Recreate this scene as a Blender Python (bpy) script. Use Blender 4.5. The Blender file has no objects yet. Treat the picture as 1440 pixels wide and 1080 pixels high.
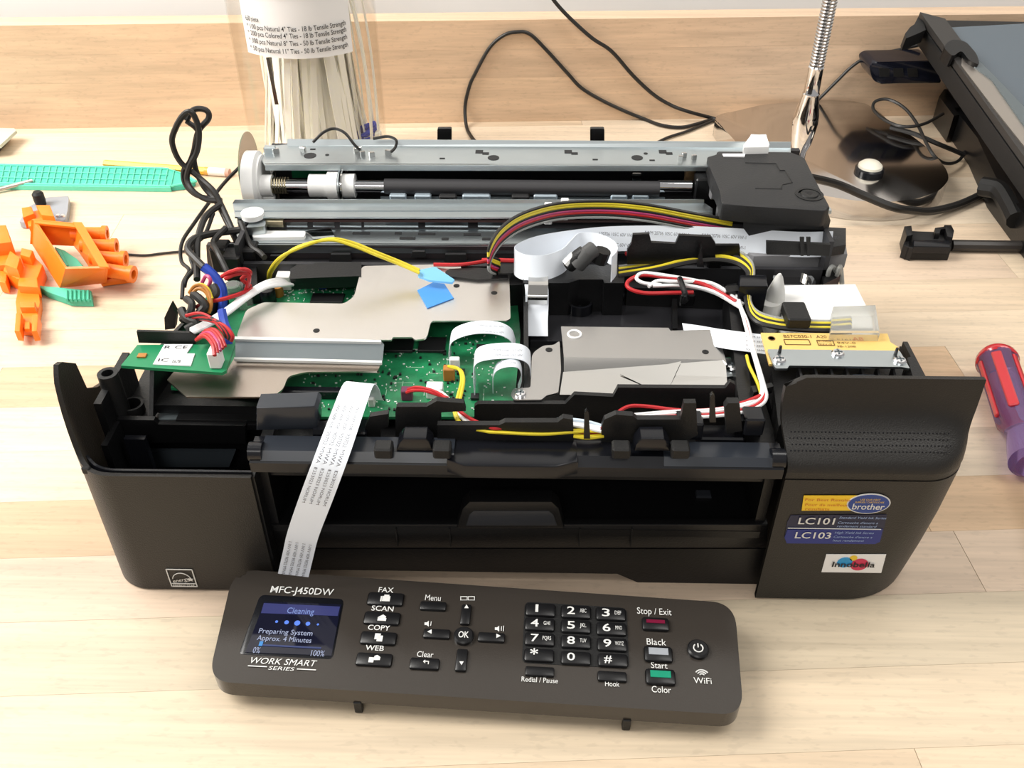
import bpy, bmesh, math, random
from mathutils import Vector, Matrix
random.seed(7)
sc = bpy.context.scene
C = sc.collection
R = math.radians
V = Vector
# ------------------------------------------------------------------ camera, light, exposure
FPX, PITCH, ROLL, YAW = 1330.0, 0.6747663, 0.00202871, 0.01631164
CAM = V((0.00371932, -0.30427767, 0.3793173))
fh = V((-math.sin(YAW), math.cos(YAW), 0)); UP = V((0, 0, 1))
CF = math.cos(PITCH) * fh - math.sin(PITCH) * UP
CR0 = CF.cross(UP).normalized(); CU0 = CR0.cross(CF)
CR = math.cos(ROLL) * CR0 + math.sin(ROLL) * CU0
CU = -math.sin(ROLL) * CR0 + math.cos(ROLL) * CU0
cd = bpy.data.cameras.new('camera'); cam = bpy.data.objects.new('camera', cd); C.objects.link(cam)
cam.matrix_world = Matrix(((CR.x, CU.x, -CF.x, CAM.x), (CR.y, CU.y, -CF.y, CAM.y), (CR.z, CU.z, -CF.z, CAM.z), (0, 0, 0, 1)))
cd.sensor_width = 36; cd.lens = FPX / 1440 * 36; cd.clip_start = .01; cd.clip_end = 50
sc.camera = cam
w = bpy.data.worlds.new('room_light'); sc.world = w; w.use_nodes = True
w.node_tree.nodes['Background'].inputs[0].default_value = (1.0, .97, .93, 1)
w.node_tree.nodes['Background'].inputs[1].default_value = .44
def area(name, loc, target, sx, sy, power, col=(1, .97, .92)):
    d = bpy.data.lights.new(name, 'AREA'); d.shape = 'RECTANGLE'; d.size = sx; d.size_y = sy; d.energy = power; d.color = col
    o = bpy.data.objects.new(name, d); C.objects.link(o); o.location = loc
    o.rotation_euler = (V(target) - V(loc)).to_track_quat('-Z', 'Y').to_euler(); return o
area('ceiling_lamp_west', (-1.2, .12, 1.2), (-.32, .52, .06), .6, 1.1, 26).data.spread = R(130)
area('ceiling_lamp_east', (.85, .05, 1.5), (.15, .35, 0), .4, 1.1, 12)
area('fill_lamp_south', (-.3, -1.7, 1.7), (0, .2, .05), 1.2, .4, 13)  # fill added behind the camera to brighten front-facing surfaces
sc.view_settings.view_transform = 'Standard'; sc.view_settings.look = 'None'
sc.view_settings.exposure = -.22; sc.view_settings.gamma = 1.0; sc.view_settings.use_curve_mapping = False

# ------------------------------------------------------------------ pixel rays -> points on real planes
def ray(u, v): return CF + CR * ((u - 720) / FPX) + CU * ((540 - v) / FPX)
def Z(u, v, z): d = ray(u, v); return CAM + d * ((z - CAM.z) / d.z)
def Y(u, v, y): d = ray(u, v); return CAM + d * ((y - CAM.y) / d.y)
def X(u, v, x): d = ray(u, v); return CAM + d * ((x - CAM.x) / d.x)
def onplane(u, v, p0, n): d = ray(u, v); return CAM + d * ((p0 - CAM).dot(n) / d.dot(n))

# ------------------------------------------------------------------ materials
MATS = {}
def mat(name, col, rough=.5, metal=0., bump=0., bscale=200., var=0., vscale=20., coat=0., trans=0., ior=1.45, emit=None, estr=1., alpha=1., sss=0., aniso=None):
    if name in MATS: return MATS[name]
    m = bpy.data.materials.new(name); m.use_nodes = True; nt = m.node_tree; b = nt.nodes['Principled BSDF']
    b.inputs['Base Color'].default_value = (*col, 1); b.inputs['Roughness'].default_value = rough; b.inputs['Metallic'].default_value = metal
    b.inputs['Coat Weight'].default_value = coat; b.inputs['Coat Roughness'].default_value = .08
    b.inputs['Transmission Weight'].default_value = trans; b.inputs['IOR'].default_value = ior
    b.inputs['Alpha'].default_value = alpha
    if sss: b.inputs['Subsurface Weight'].default_value = sss; b.inputs['Subsurface Radius'].default_value = (.004, .004, .003)
    if emit: b.inputs['Emission Color'].default_value = (*emit, 1); b.inputs['Emission Strength'].default_value = estr
    tc = nt.nodes.new('ShaderNodeTexCoord')
    if var:
        n = nt.nodes.new('ShaderNodeTexNoise'); n.inputs['Scale'].default_value = vscale; n.inputs['Detail'].default_value = 5
        nt.links.new(tc.outputs['Object'], n.inputs['Vector'])
        mx = nt.nodes.new('ShaderNodeMixRGB'); mx.inputs[1].default_value = (*[c * (1 - var) for c in col], 1); mx.inputs[2].default_value = (*[min(1, c * (1 + var)) for c in col], 1)
        nt.links.new(n.outputs['Fac'], mx.inputs[0]); nt.links.new(mx.outputs[0], b.inputs['Base Color'])
    if bump:
        n = nt.nodes.new('ShaderNodeTexNoise'); n.inputs['Scale'].default_value = bscale; n.inputs['Detail'].default_value = 3
        mp = nt.nodes.new('ShaderNodeMapping')
        if aniso: mp.inputs['Scale'].default_value = aniso
        nt.links.new(tc.outputs['Object'], mp.inputs['Vector']); nt.links.new(mp.outputs[0], n.inputs['Vector'])
        bp = nt.nodes.new('ShaderNodeBump'); bp.inputs['Strength'].default_value = bump; bp.inputs['Distance'].default_value = .001
        nt.links.new(n.outputs['Fac'], bp.inputs['Height']); nt.links.new(bp.outputs[0], b.inputs['Normal'])
    MATS[name] = m; return m

def wood(name):
    m = bpy.data.materials.new(name); m.use_nodes = True; nt = m.node_tree; N = nt.nodes; L = nt.links; b = N['Principled BSDF']
    tc = N.new('ShaderNodeTexCoord'); at = N.new('ShaderNodeAttribute'); at.attribute_type = 'OBJECT'; at.attribute_name = 'tone'
    sd = N.new('ShaderNodeAttribute'); sd.attribute_type = 'OBJECT'; sd.attribute_name = 'seed'
    add = N.new('ShaderNodeVectorMath'); add.operation = 'ADD'; L.new(tc.outputs['Object'], add.inputs[0]); L.new(sd.outputs['Vector'], add.inputs[1])
    def noise(scale, sx, sy, det, dist=0.):
        mp = N.new('ShaderNodeMapping'); mp.inputs['Scale'].default_value = (sx, sy, sy); L.new(add.outputs[0], mp.inputs['Vector'])
        n = N.new('ShaderNodeTexNoise'); n.inputs['Scale'].default_value = scale; n.inputs['Detail'].default_value = det; n.inputs['Distortion'].default_value = dist
        L.new(mp.outputs[0], n.inputs['Vector']); return n
    grain = noise(60, .07, 1.6, 6, .6); fine = noise(300, .06, 1.5, 3); blot = noise(7, .5, 1, 3); fleck = noise(420, .35, 1.0, 2)
    def ramp(n, a, ca, bb, cb):
        r = N.new('ShaderNodeValToRGB'); r.color_ramp.elements[0].position = a; r.color_ramp.elements[0].color = (ca, ca, ca, 1)
        r.color_ramp.elements[1].position = bb; r.color_ramp.elements[1].color = (cb, cb, cb, 1); L.new(n.outputs['Fac'], r.inputs[0]); return r
    def mul(a, bb, fac):
        x = N.new('ShaderNodeMixRGB'); x.blend_type = 'MULTIPLY'; x.inputs[0].default_value = fac; L.new(a, x.inputs[1]); L.new(bb, x.inputs[2]); return x.outputs[0]
    c = mul(at.outputs['Color'], ramp(grain, .3, .80, .62, 1.04).outputs[0], .75)
    c = mul(c, ramp(blot, .3, .86, .7, 1.04).outputs[0], .8)
    c = mul(c, ramp(fine, .35, .88, .6, 1.02).outputs[0], .6)
    c = mul(c, ramp(fleck, .32, .72, .42, 1.0).outputs[0], .3)
    L.new(c, b.inputs['Base Color']); b.inputs['Roughness'].default_value = .42; b.inputs['Coat Weight'].default_value = .25; b.inputs['Coat Roughness'].default_value = .28
    bp = N.new('ShaderNodeBump'); bp.inputs['Strength'].default_value = .08; bp.inputs['Distance'].default_value = .0006
    L.new(fine.outputs['Fac'], bp.inputs['Height']); L.new(bp.outputs[0], b.inputs['Normal'])
    return m
M_WOOD = wood('maple_wood')
BLK = mat('black_plastic', (.0050, .0050, .0056), .36, bump=.12, bscale=900)
BLKG = mat('glossy_black_plastic', (.006, .0065, .009), .22)
BLKM = mat('matte_black_plastic', (.0065, .0065, .0067), .52, bump=.2, bscale=1200)
CASE = mat('case_plastic', (.0120, .0106, .0092), .42, bump=.25, bscale=1500)
PANELM = mat('panel_plastic', (.040, .034, .029), .16, bump=.05, bscale=1600)
KEYM = mat('key_plastic', (.008, .008, .009), .34)
CARR = mat('carriage_plastic', (.017, .017, .018), .5, bump=.15, bscale=900)
STEEL = mat('zinc_plated_steel', (.53, .58, .60), .34, 1., var=.05, vscale=60)
SHIELD = mat('shield_steel', (.74, .71, .68), .33, 1., bump=.03, bscale=300, var=.03, vscale=30)
SHINY = mat('polished_steel', (.60, .59, .57), .07, 1.)
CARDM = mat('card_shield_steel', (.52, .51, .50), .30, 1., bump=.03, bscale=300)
TANM = mat('tan_reflection_steel', (.46, .40, .35), .30, 1., bump=.06, bscale=900)  # lower plate: same steel, browner tint standing in for a tan reflection
CHROME = mat('chrome', (.80, .80, .82), .05, 1.)
DULL = mat('dull_grey_steel', (.17, .20, .215), .40, .6)
WHITE = mat('white_plastic', (.80, .80, .79), .4)
PAPER = mat('white_print_label', (.85, .85, .85), .6)
RIB = mat('ribbon_film', (.84, .89, .96), .30)
INK = mat('black_ink', (.015, .015, .018), .6)
INKG = mat('grey_ink', (.12, .12, .14), .6)
WINK = mat('white_ink', (.72, .72, .70), .5)
PCB = mat('green_solder_mask', (.016, .19, .075), .30, var=.55, vscale=160, bump=.1, bscale=400)
PCBW = mat('wireless_board_mask', (.012, .215, .085), .35, var=.15, vscale=80)
CLEARP = mat('cloudy_clear_plastic', (.82, .82, .78), .25, trans=.75, ior=1.2)
def wcol(name, c, rough=.38): return mat(name + '_insulation', c, rough)
WIRE = {'k': wcol('black', (.016, .015, .014), .45), 'r': wcol('red', (.45, .018, .022)), 'w': wcol('white', (.78, .78, .78)), 'y': wcol('yellow', (.68, .55, .03)),
        'b': wcol('blue', (.02, .06, .42)), 'm': wcol('magenta', (.45, .05, .16)), 'o': wcol('brown_orange', (.42, .17, .03)), 'g': wcol('grey', (.20, .20, .20)),
        'c': mat('clear_tubing', (.55, .56, .54), .2, trans=.5, ior=1.2), 'p': wcol('pale_blue', (.55, .65, .75))}
CLR = mat('colourless', (.8, .8, .8), .3)

# ------------------------------------------------------------------ mesh builder
ORG = {}
def cr(pts, n=6):
    pts = [V(p) for p in pts]
    if len(pts) < 3: return pts
    P = [pts[0] * 2 - pts[1]] + pts + [pts[-1] * 2 - pts[-2]]; out = []
    for i in range(1, len(P) - 2):
        a, b, c, d = P[i - 1:i + 3]
        for k in range(n):
            t = k / n
            out.append(.5 * ((2 * b) + (c - a) * t + (2 * a - 5 * b + 4 * c - d) * t * t + (3 * b - a - 3 * c + d) * t ** 3))
    out.append(pts[-1]); return out

class MB:
    def __init__(s): s.v = []; s.f = []; s.sm = []
    def raw(s, vs, fs, smooth=False):
        o = len(s.v); s.v += [V(q) for q in vs]; s.f += [[i + o for i in f] for f in fs]; s.sm += [smooth] * len(fs); return s
    def bm(s, bm, M=None, smooth=False):
        bm.verts.index_update(); vs = [(M @ q.co) if M else q.co.copy() for q in bm.verts]
        s.raw(vs, [[q.index for q in f.verts] for f in bm.faces], smooth); bm.free(); return s
    def box(s, c, size, rz=0, bev=0, seg=1, M=None):
        b = bmesh.new(); bmesh.ops.create_cube(b, size=1); bmesh.ops.scale(b, vec=size, verts=b.verts)
        if bev: bmesh.ops.bevel(b, geom=list(b.edges), offset=bev, segments=seg, affect='EDGES', profile=.5)
        T = Matrix.Translation(V(c)) @ (M.to_4x4() if M else Matrix.Rotation(rz, 4, 'Z')); return s.bm(b, T)
    def span(s, x0, x1, y0, y1, z0, z1, bev=0, seg=1): return s.box(((x0 + x1) / 2, (y0 + y1) / 2, (z0 + z1) / 2), (x1 - x0, y1 - y0, z1 - z0), 0, bev, seg)
    def prism(s, pts, vec, bev=0, seg=2):
        pts = [V(p) for p in pts]; vec = V(vec)
        n = V((0, 0, 0))
        for i, p in enumerate(pts): q = pts[(i + 1) % len(pts)]; n += p.cross(q)
        if n.dot(vec) > 0: pts = pts[::-1]
        b = bmesh.new(); t = [b.verts.new(p) for p in pts]; l = [b.verts.new(p + vec) for p in pts]
        tf = b.faces.new(t); b.faces.new(l[::-1])
        k = len(pts)
        for i in range(k): b.faces.new((t[(i + 1) % k], t[i], l[i], l[(i + 1) % k]))
        if bev: bmesh.ops.bevel(b, geom=list(tf.edges), offset=bev, segments=seg, affect='EDGES', profile=.5)
        return s.bm(b)
    def tube(s, pts, r, n=8, sub=5):
        pts = cr(pts, sub) if sub else [V(p) for p in pts]
        rs = r if isinstance(r, list) else [r] * len(pts)
        if len(rs) != len(pts): rs = [rs[min(len(rs) - 1, int(i * (len(rs) - 1) / (len(pts) - 1) + .5))] for i in range(len(pts))]
        o = len(s.v); prev = None; rings = []
        for i, p in enumerate(pts):
            t = (pts[min(i + 1, len(pts) - 1)] - pts[max(i - 1, 0)])
            if t.length < 1e-9: t = V((1, 0, 0))
            t.normalize()
            if prev is None:
                a = V((0, 0, 1)) if abs(t.z) < .9 else V((1, 0, 0)); u = t.cross(a).normalized()
            else:
                u = prev - t * prev.dot(t)
                u = u.normalized() if u.length > 1e-6 else t.orthogonal().normalized()
            prev = u; wv = t.cross(u)
            rings.append([p + (u * math.cos(2 * math.pi * k / n) + wv * math.sin(2 * math.pi * k / n)) * rs[i] for k in range(n)])
        vs = [q for rg in rings for q in rg]; fs = []
        for i in range(len(rings) - 1):
            for k in range(n):
                a = i * n + k; b2 = i * n + (k + 1) % n; fs.append([a, b2, b2 + n, a + n])
        s.raw(vs, fs, True); m = len(rings) * n
        s.raw(rings[0], [list(range(n))[::-1]]); s.raw(rings[-1], [list(range(n))]); return s
    def lathe(s, prof, org, axis=(0, 0, 1), n=24, smooth=True, ang=2 * math.pi):
        ax = V(axis).normalized(); u = ax.orthogonal().normalized(); wv = ax.cross(u); org = V(org); vs = []; fs = []
        for r, h in prof:
            for k in range(n):
                a = ang * k / n; vs.append(org + ax * h + (u * math.cos(a) + wv * math.sin(a)) * r)
        for i in range(len(prof) - 1):
            for k in range(n): a = i * n + k; b2 = i * n + (k + 1) % n; fs.append([a, b2, b2 + n, a + n])
        s.raw(vs, fs, smooth)
        s.raw(vs[:n], [list(range(n))[::-1]]); s.raw(vs[-n:], [list(range(n))]); return s
    def strip(s, path, wvec, th=.0003, sub=5):
        path = cr(path, sub) if sub else [V(p) for p in path]; k = len(path); W = [V(wvec)] * k if not isinstance(wvec, list) else wvec
        if len(W) != k: W = cr(W, sub) if len(W) > 2 else [W[0].lerp(W[1], i / (k - 1)) for i in range(k)]
        vs = []; fs = []
        for i, p in enumerate(path):
            t = (path[min(i + 1, k - 1)] - path[max(i - 1, 0)]); nn = t.cross(W[i])
            nn = nn.normalized() * th if nn.length > 1e-12 else V((0, 0, th))
            vs += [p - W[i] / 2, p + W[i] / 2, p + W[i] / 2 + nn, p - W[i] / 2 + nn]
        for i in range(k - 1):
            for j in range(4): a = i * 4 + j; b2 = i * 4 + (j + 1) % 4; fs.append([a, b2, b2 + 4, a + 4])
        fs += [[3, 2, 1, 0], [4 * k - 4, 4 * k - 3, 4 * k - 2, 4 * k - 1]]
        s.raw(vs, fs); return s
    def wall(s, path, zb, zt, th):
        # a wall of thickness th that follows a plan path, with its own top and bottom height at each point
        k = len(path); vs = []; fs = []
        for i, p in enumerate(path):
            a = V(path[max(i - 1, 0)]); b = V(path[min(i + 1, k - 1)]); t = (b - a).normalized(); nn = V((-t.y, t.x)) * th
            q = V(p); B = zb[i] if isinstance(zb, list) else zb; T = zt[i] if isinstance(zt, list) else zt
            vs += [(q.x, q.y, B), (q.x, q.y, T), (q.x + nn.x, q.y + nn.y, T), (q.x + nn.x, q.y + nn.y, B)]
        for i in range(k - 1):
            for j in range(4): a = i * 4 + j; b2 = i * 4 + (j + 1) % 4; fs.append([a, b2, b2 + 4, a + 4])
        fs += [[3, 2, 1, 0], [4 * k - 4, 4 * k - 3, 4 * k - 2, 4 * k - 1]]
        s.raw(vs, fs); return s
    def text(s, body, org, xd, yd, h, wd=None, align='CENTER', fn=None, bold=0.):
        c = bpy.data.curves.new('t', 'FONT'); c.body = body; c.align_x = 'LEFT'; c.size = 1; c.resolution_u = 3; c.offset = bold
        o = bpy.data.objects.new('t', c); me = o.to_mesh()
        vs = [q.co.copy() for q in me.vertices]; fs = [list(q.vertices) for q in me.polygons]
        o.to_mesh_clear(); bpy.data.objects.remove(o); bpy.data.curves.remove(c)
        if not vs: return s
        x0 = min(q.x for q in vs); x1 = max(q.x for q in vs)
        k = h / .70; kx = (wd / (x1 - x0)) if wd else k
        xo = (x0 + x1) / 2 if align == 'CENTER' else x0
        xd = V(xd).normalized(); yd = V(yd).normalized(); org = V(org); out = []
        for q in vs:
            a = (q.x - xo) * kx; b = (q.y - .35) * k
            out.append(fn(a, b) if fn else org + xd * a + yd * b)
        s.raw(out, fs); return s
    def build(s, name, m, parent=None, org=None):
        me = bpy.data.meshes.new(name)
        if parent is not None: o0 = ORG[parent.name]
        elif org is not None: o0 = V(org)
        else:
            xs = [q.x for q in s.v]; ys = [q.y for q in s.v]; zs = [q.z for q in s.v]; o0 = V(((min(xs) + max(xs)) / 2, (min(ys) + max(ys)) / 2, min(zs)))
        me.from_pydata([q - o0 for q in s.v], [], s.f); me.polygons.foreach_set('use_smooth', [True] * len(s.f)); me.update()
        bm2 = bmesh.new(); bm2.from_mesh(me)
        bm2.normal_update(); bmesh.ops.recalc_face_normals(bm2, faces=bm2.faces); bm2.to_mesh(me); bm2.free(); me.set_sharp_from_angle(angle=R(32))
        me.materials.append(m); o = bpy.data.objects.new(name, me); C.objects.link(o); ORG[o.name] = o0
        if parent is not None: o.parent = parent
        else: o.location = o0
        return o
def thing(name, loc, label, cat, group=None):
    o = bpy.data.objects.new(name, None); C.objects.link(o); o.location = loc; o.empty_display_size = .02; ORG[o.name] = V(loc); return tag(o, label, cat, group)
def tag(o, label, cat, group=None):
    o['label'] = label; o['category'] = cat
    if group: o['group'] = group
    return o
def struct(o): o['kind'] = 'structure'; return o
def zp(pix, z): return [Z(u, v, z) for u, v in pix]
def yp(pix, y): return [Y(u, v, y) for u, v in pix]

# ------------------------------------------------------------------ bench, backsplash, wall (bench frame turned 3.3 degrees)
TA = R(3.3); TX = V((math.cos(TA), math.sin(TA), 0)); TY = V((-math.sin(TA), math.cos(TA), 0))
def T(x, y, z=0): return TX * x + TY * y + V((0, 0, z))
MR = Matrix.Rotation(TA, 3, 'Z')
SUB = mat('bench_core', (.35, .22, .12), .6)
table = thing('workbench', (0, 0, -.042), 'light maple butcher block workbench with a low wooden backsplash', 'workbench')
MB().box(T(0, .05, -.03), (2.4, 1.06, .024), M=MR).build('core_board', SUB, table)
for lx in (-1.05, 1.05):
    for ly in (-.4, .5): MB().box(T(lx, ly, -.466), (.06, .06, .848), M=MR).build('leg', SUB, table)
struct(MB().box((0, 0, -.9), (5, 5, .02)).build('floor', mat('floor_vinyl', (.35, .34, .32), .5)))
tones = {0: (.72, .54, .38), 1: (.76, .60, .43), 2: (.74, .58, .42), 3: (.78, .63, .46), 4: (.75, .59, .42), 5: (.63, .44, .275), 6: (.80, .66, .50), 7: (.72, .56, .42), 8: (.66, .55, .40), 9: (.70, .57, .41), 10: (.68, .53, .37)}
rowtone = {-1: 8, 0: 7, 1: 5, 2: 6, 3: 6, 4: 5, 5: 3, 6: 1, -2: 9, -3: 10, -4: 8, -5: 10}  # negative rows: greyish maple, darkened to carry shade at the bench front
PW = .0413
k0 = -11; k = k0
while True:
    y0 = -.007 + PW * k; y1 = y0 + PW
    if y0 > .58: break
    y1 = min(y1, .582)
    x = -1.15 + random.uniform(0, .9)
    cuts = [-1.15]
    while x < 1.1:
        cuts.append(x); x += random.uniform(.7, 1.3)
    if k == 0: cuts = [-1.15, -.55, .238, .8]
    if k == 1: cuts = [-1.15, -.62, -.05, .226, .9]
    if k == 4: cuts = [-1.15, -.327, .3]
    cuts.append(1.15)
    for i in range(len(cuts) - 1):
        a, bx = cuts[i], cuts[i + 1]
        m = MB().box(T((a + bx) / 2, (y0 + y1) / 2, -.009), (bx - a - .0003, y1 - y0 - .00013, .018 + random.uniform(-.00004, .00004)), M=MR)
        o = m.build('plank', M_WOOD, table)
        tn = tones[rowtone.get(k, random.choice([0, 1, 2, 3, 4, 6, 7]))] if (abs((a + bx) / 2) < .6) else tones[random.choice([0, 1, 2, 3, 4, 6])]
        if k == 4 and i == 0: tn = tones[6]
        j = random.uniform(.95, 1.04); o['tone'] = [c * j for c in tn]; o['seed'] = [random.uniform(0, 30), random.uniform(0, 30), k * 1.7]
    k += 1
m = MB()
for mp in ([(180, 722), (184, 712), (190, 710), (188, 718)], [(192, 723), (194, 714), (203, 712), (206, 718), (198, 722)]): m.prism([Z(u, v, .00012) for u, v in mp], (0, 0, -.0001))
m.build('ink_stain', mat('stain_ink', (.06, .045, .035), .6), table)
# backsplash: three glued staves and their top edge
BH = .098
bs = struct(MB().box(T(0, .582 + .014, BH / 2), (2.3, .016, BH - .004), M=MR).build('trim_1', SUB, org=(0, 0, 0)))
bt = [(.75, .54, .365), (.74, .53, .36), (.73, .52, .35)]
for i, (z0, z1) in enumerate(((0, .044), (.044, .071), (.071, BH))):
    for a, bx in ((-1.15, .0 + .75 * (-1) ** i), (.0 + .75 * (-1) ** i, 1.15)):
        o = MB().box(T((a + bx) / 2, .582 + .0115, (z0 + z1) / 2), (bx - a - .0003, .023, z1 - z0 - .00008), M=MR).build('plank', M_WOOD, bs)
        o['tone'] = list(bt[i]); o['seed'] = [random.uniform(0, 30), random.uniform(0, 30), i * 3.1]
WALLM = mat('white_wall_paint', (.84, .84, .83), .7, bump=.1, bscale=60, var=.02, vscale=10)
struct(MB().box(T(0, .64, .72), (2.6, .03, 1.7), M=MR).build('wall_back', WALLM))
# ================================================================== PRINTER
pr = thing('printer', (0, .12, 0), 'black inkjet printer opened up with its circuit board, wiring and carriage rails bared', 'printer')
def part(mb, name, m, parent=pr, label=None):
    o = mb.build(name, m, parent)
    if label: o['label'] = label
    return o
# --- lower chassis, deck and paper bay
m = MB(); m.span(-.165, .168, .105, .262, .003, .074); m.span(-.1195, -.114, .009, .11, .003, .083); m.span(.115, .1195, .010, .11, .003, .083)
m.span(-.16, -.1, .262, .275, .003, .05); m.span(.06, .12, .262, .275, .003, .05)
m.span(-.195, -.114, .048, .11, .003, .070)
m.span(-.1197, -.1178, .0015, .05, .003, .079)
part(m, 'lower_chassis', BLK)
m = MB(); m.span(-.165, .168, .040, .262, .074, .079); m.span(-.1195, .1195, .018, .040, .074, .079); m.span(-.118, .119, .012, .02, .070, .079)
part(m, 'deck', BLK)
# --- left front housing: one wall that runs from the paper bay round the corner and back, rising at the side
def corner(x0, x1, r, ys, n=8, sgn=-1):
    pts = [(x0, 0)]
    cx = x1 - sgn * r
    pts.append(((x0 + cx) / 2, 0))
    for i in range(n + 1):
        a = math.pi / 2 * i / n; pts.append((cx + sgn * r * math.sin(a), r - r * math.cos(a)))
    return pts + [(x1, q) for q in ys]
pl = corner(-.119, -.2035, .020, [.0224, .026, .0358, .0376, .0415, .046, .052, .058, .064, .070, .0817, .084, .092], 14)
def zside(y):
    tb = [(0, .0798), (.003, .0800), (.0065, .0825), (.010, .092), (.014, .107), (.018, .1195), (.0224, .1256), (.026, .1245), (.0358, .1162), (.0376, .1001), (.046, .094), (.058, .089), (.066, .0885), (.07, .0868), (.0817, .0783), (.084, .060), (.092, .03)]
    for (y0, z0), (y1, z1) in zip(tb, tb[1:]):
        if y <= y1: return z0 + (z1 - z0) * (y - y0) / (y1 - y0)
    return tb[-1][1]
zt = [zside(q[1]) for q in pl]
# spike top between corner end and y~.042, dip with the boss, second spike
lh = part(MB().wall(pl, .001, zt, -.0022), 'corner_housing', CASE)
part(MB().wall([(q[0] + (.0024 if i > 1 else 0), q[1] + .0024) for i, q in enumerate(pl[:11])], .06, [min(z, .0815) + .0012 for z in zt[:11]], -.0012), 'rim', BLKG, lh)
for u in (122, 197, 283): part(MB().box(Y(u, 666 if u > 150 else 661, .0035 if u > 150 else .0045), (.0042, .0022, .004), bev=.0006), 'rim_clip', BLKM, lh)
part(MB().lathe([(.0052, -.04), (.0048, 0), (.0028, 0), (.0028, -.006)], (-.1935, .045, .1035), n=16), 'screw_boss', BLKM, lh)
# shelf inside the housing, with its ring boss and lower pocket
m = MB(); m.prism(yp([(152, 598), (164, 590), (216, 591), (222, 597), (345, 599), (345, 624), (156, 622)], .0375), (0, .003, 0))
m.span(-.194, -.1192, .039, .095, .074, .077); m.span(-.194, -.191, .02, .05, .02, .08); m.span(-.195, -.1192, .010, .05, .012, .016); m.span(-.1965, -.193, .03, .07, .02, .097)
part(m, 'inner_shelf', BLK, lh)
part(MB().lathe([(.0056, .0), (.0056, .007), (.0044, .007), (.0044, .001)], Z(190, 583, .075), n=18), 'shelf_ring', BLKM, lh)
part(MB().span(-.188, -.178, .03, .033, .02, .075), 'pocket_rib', BLKG, lh)
m = MB(); m.prism(zp([(224, 577), (262, 577), (264, 590), (223, 590)], .0778), (0, 0, -.0007)); part(m, 'tan_reflection_patch', DULL, lh)  # patch drawing a light tan reflection on the shelf top
m = MB(); m.prism(yp([(180, 657), (205, 657), (205, 622), (193, 618)], .042), (0, .0015, 0)); part(m, 'pocket_reflection', SHINY, lh)  # polished sliver added for the white reflection inside the pocket
part(MB().prism(yp([(206, 634), (331, 635), (322, 657), (206, 657)], .043), (0, .002, 0)), 'waste_pad', mat('slate_felt', (.035, .045, .055), .7), lh)
# energy mark
ex = V((1, 0, 0)); ez = V((0, 0, 1))
ec = Y(256, 812, 0) + V((0, -.0004, 0)); m = MB()
fr = .0064
for a in (-1, 1): m.box(ec + V((a * fr, 0, 0)), (.0005, .0003, 2 * fr)); m.box(ec + V((0, 0, a * fr)), (2 * fr, .0003, .0005))
m.box(ec + V((0, 0, -.0042)), (2 * fr, .0003, .0004))
m.text('ENERGY STAR', ec + V((0, -.0002, -.0053)), ex, ez, .0013, .0108)
m.text('energy', ec + V((-.0006, -.0002, -.0012)), V((1, 0, .25)), ez, .0026, .0088)
m.tube([ec + V((.0048 * math.cos(a), -.0001, .0058 * math.sin(a) - .002)) for a in [R(15 + 15 * i) for i in range(11)]], .00022, 5, 2)
st = [ec + V((.0042 + (.0016 if i % 2 == 0 else .0007) * math.sin(R(36 * i)), -.0003, -.0008 + (.0016 if i % 2 == 0 else .0007) * math.cos(R(36 * i)))) for i in range(10)]
m.prism(st, (0, .0002, 0)); part(m, 'energy_mark', WINK, lh, 'white outlined energy rating mark')
# --- right front housing: body and the upright flap above it
def rpath(r): return [V((-q[0], q[1], 0)) for q in corner(-.1205, -.2045, r, [.05, .075, .1], 12)]
prt = [(q.x, q.y) for q in rpath(.021)]
rws = [(.001, .040), (.010, .037), (.03, .031), (.055, .025), (.083, .021)]
vs = []; fs = []; kk = len(prt)
for z, r in rws: vs += [q + V((0, 0, z)) for q in rpath(r)]
N = len(vs)
for z, r in rws: vs += [V((q.x - .0022 * (q.x - .12) / .08, q.y + .0024, z)) for q in rpath(r)]
for j in range(len(rws) - 1):
    for k in range(kk - 1): a = j * kk + k; fs += [[a, a + 1, a + kk + 1, a + kk], [N + a + kk, N + a + kk + 1, N + a + 1, N + a]]
for k in range(kk - 1): a = (len(rws) - 1) * kk + k; fs += [[a, a + 1, N + a + 1, N + a], [k + 1, k, N + k, N + k + 1]]
rh = part(MB().raw(vs, fs), 'corner_housing', CASE)
part(MB().wall([(q[0], q[1] + .0004) for q in prt], .0834, .0872, .0024), 'shoulder', CASE, rh)
n = 26; rows = []
base = [V((q[0], q[1], 0)) for q in cr([(x, y, 0) for x, y in prt[:-6]], 4)]
def resamp(P, n):
    d = [0]
    for i in range(1, len(P)): d.append(d[-1] + (P[i] - P[i - 1]).length)
    o = []
    for k in range(n):
        t = d[-1] * k / (n - 1); i = 0
        while i < len(P) - 2 and d[i + 1] < t: i += 1
        o.append(P[i].lerp(P[i + 1], (t - d[i]) / max(1e-9, d[i + 1] - d[i])))
    return o
base = resamp(base, n); xl, xr = .1185, .2045
prof = [(.0874, .0, 0), (.0905, .0006, .02), (.0935, .003, .12), (.097, .0085, .35), (.1, .0135, .62), (.104, .0175, .85), (.109, .0195, .97), (.116, .0205, 1), (.1225, .0210, 1), (.1245, .0212, 1)]
vs = []; fs = []
for j, (z, yy, t) in enumerate(prof):
    top = j == len(prof) - 1
    for k in range(n):
        s_ = k / (n - 1); q = base[k]; ins = V((q.x, q.y + yy, z)); st_ = V((xl + (xr - xl) * s_ ** (.92), yy, z))
        p = ins.lerp(st_, t)
        if s_ < .09 and j >= 7: p.z -= (.09 - s_) ** 2 * (1.0 if top else .4)
        vs.append(p)
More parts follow.
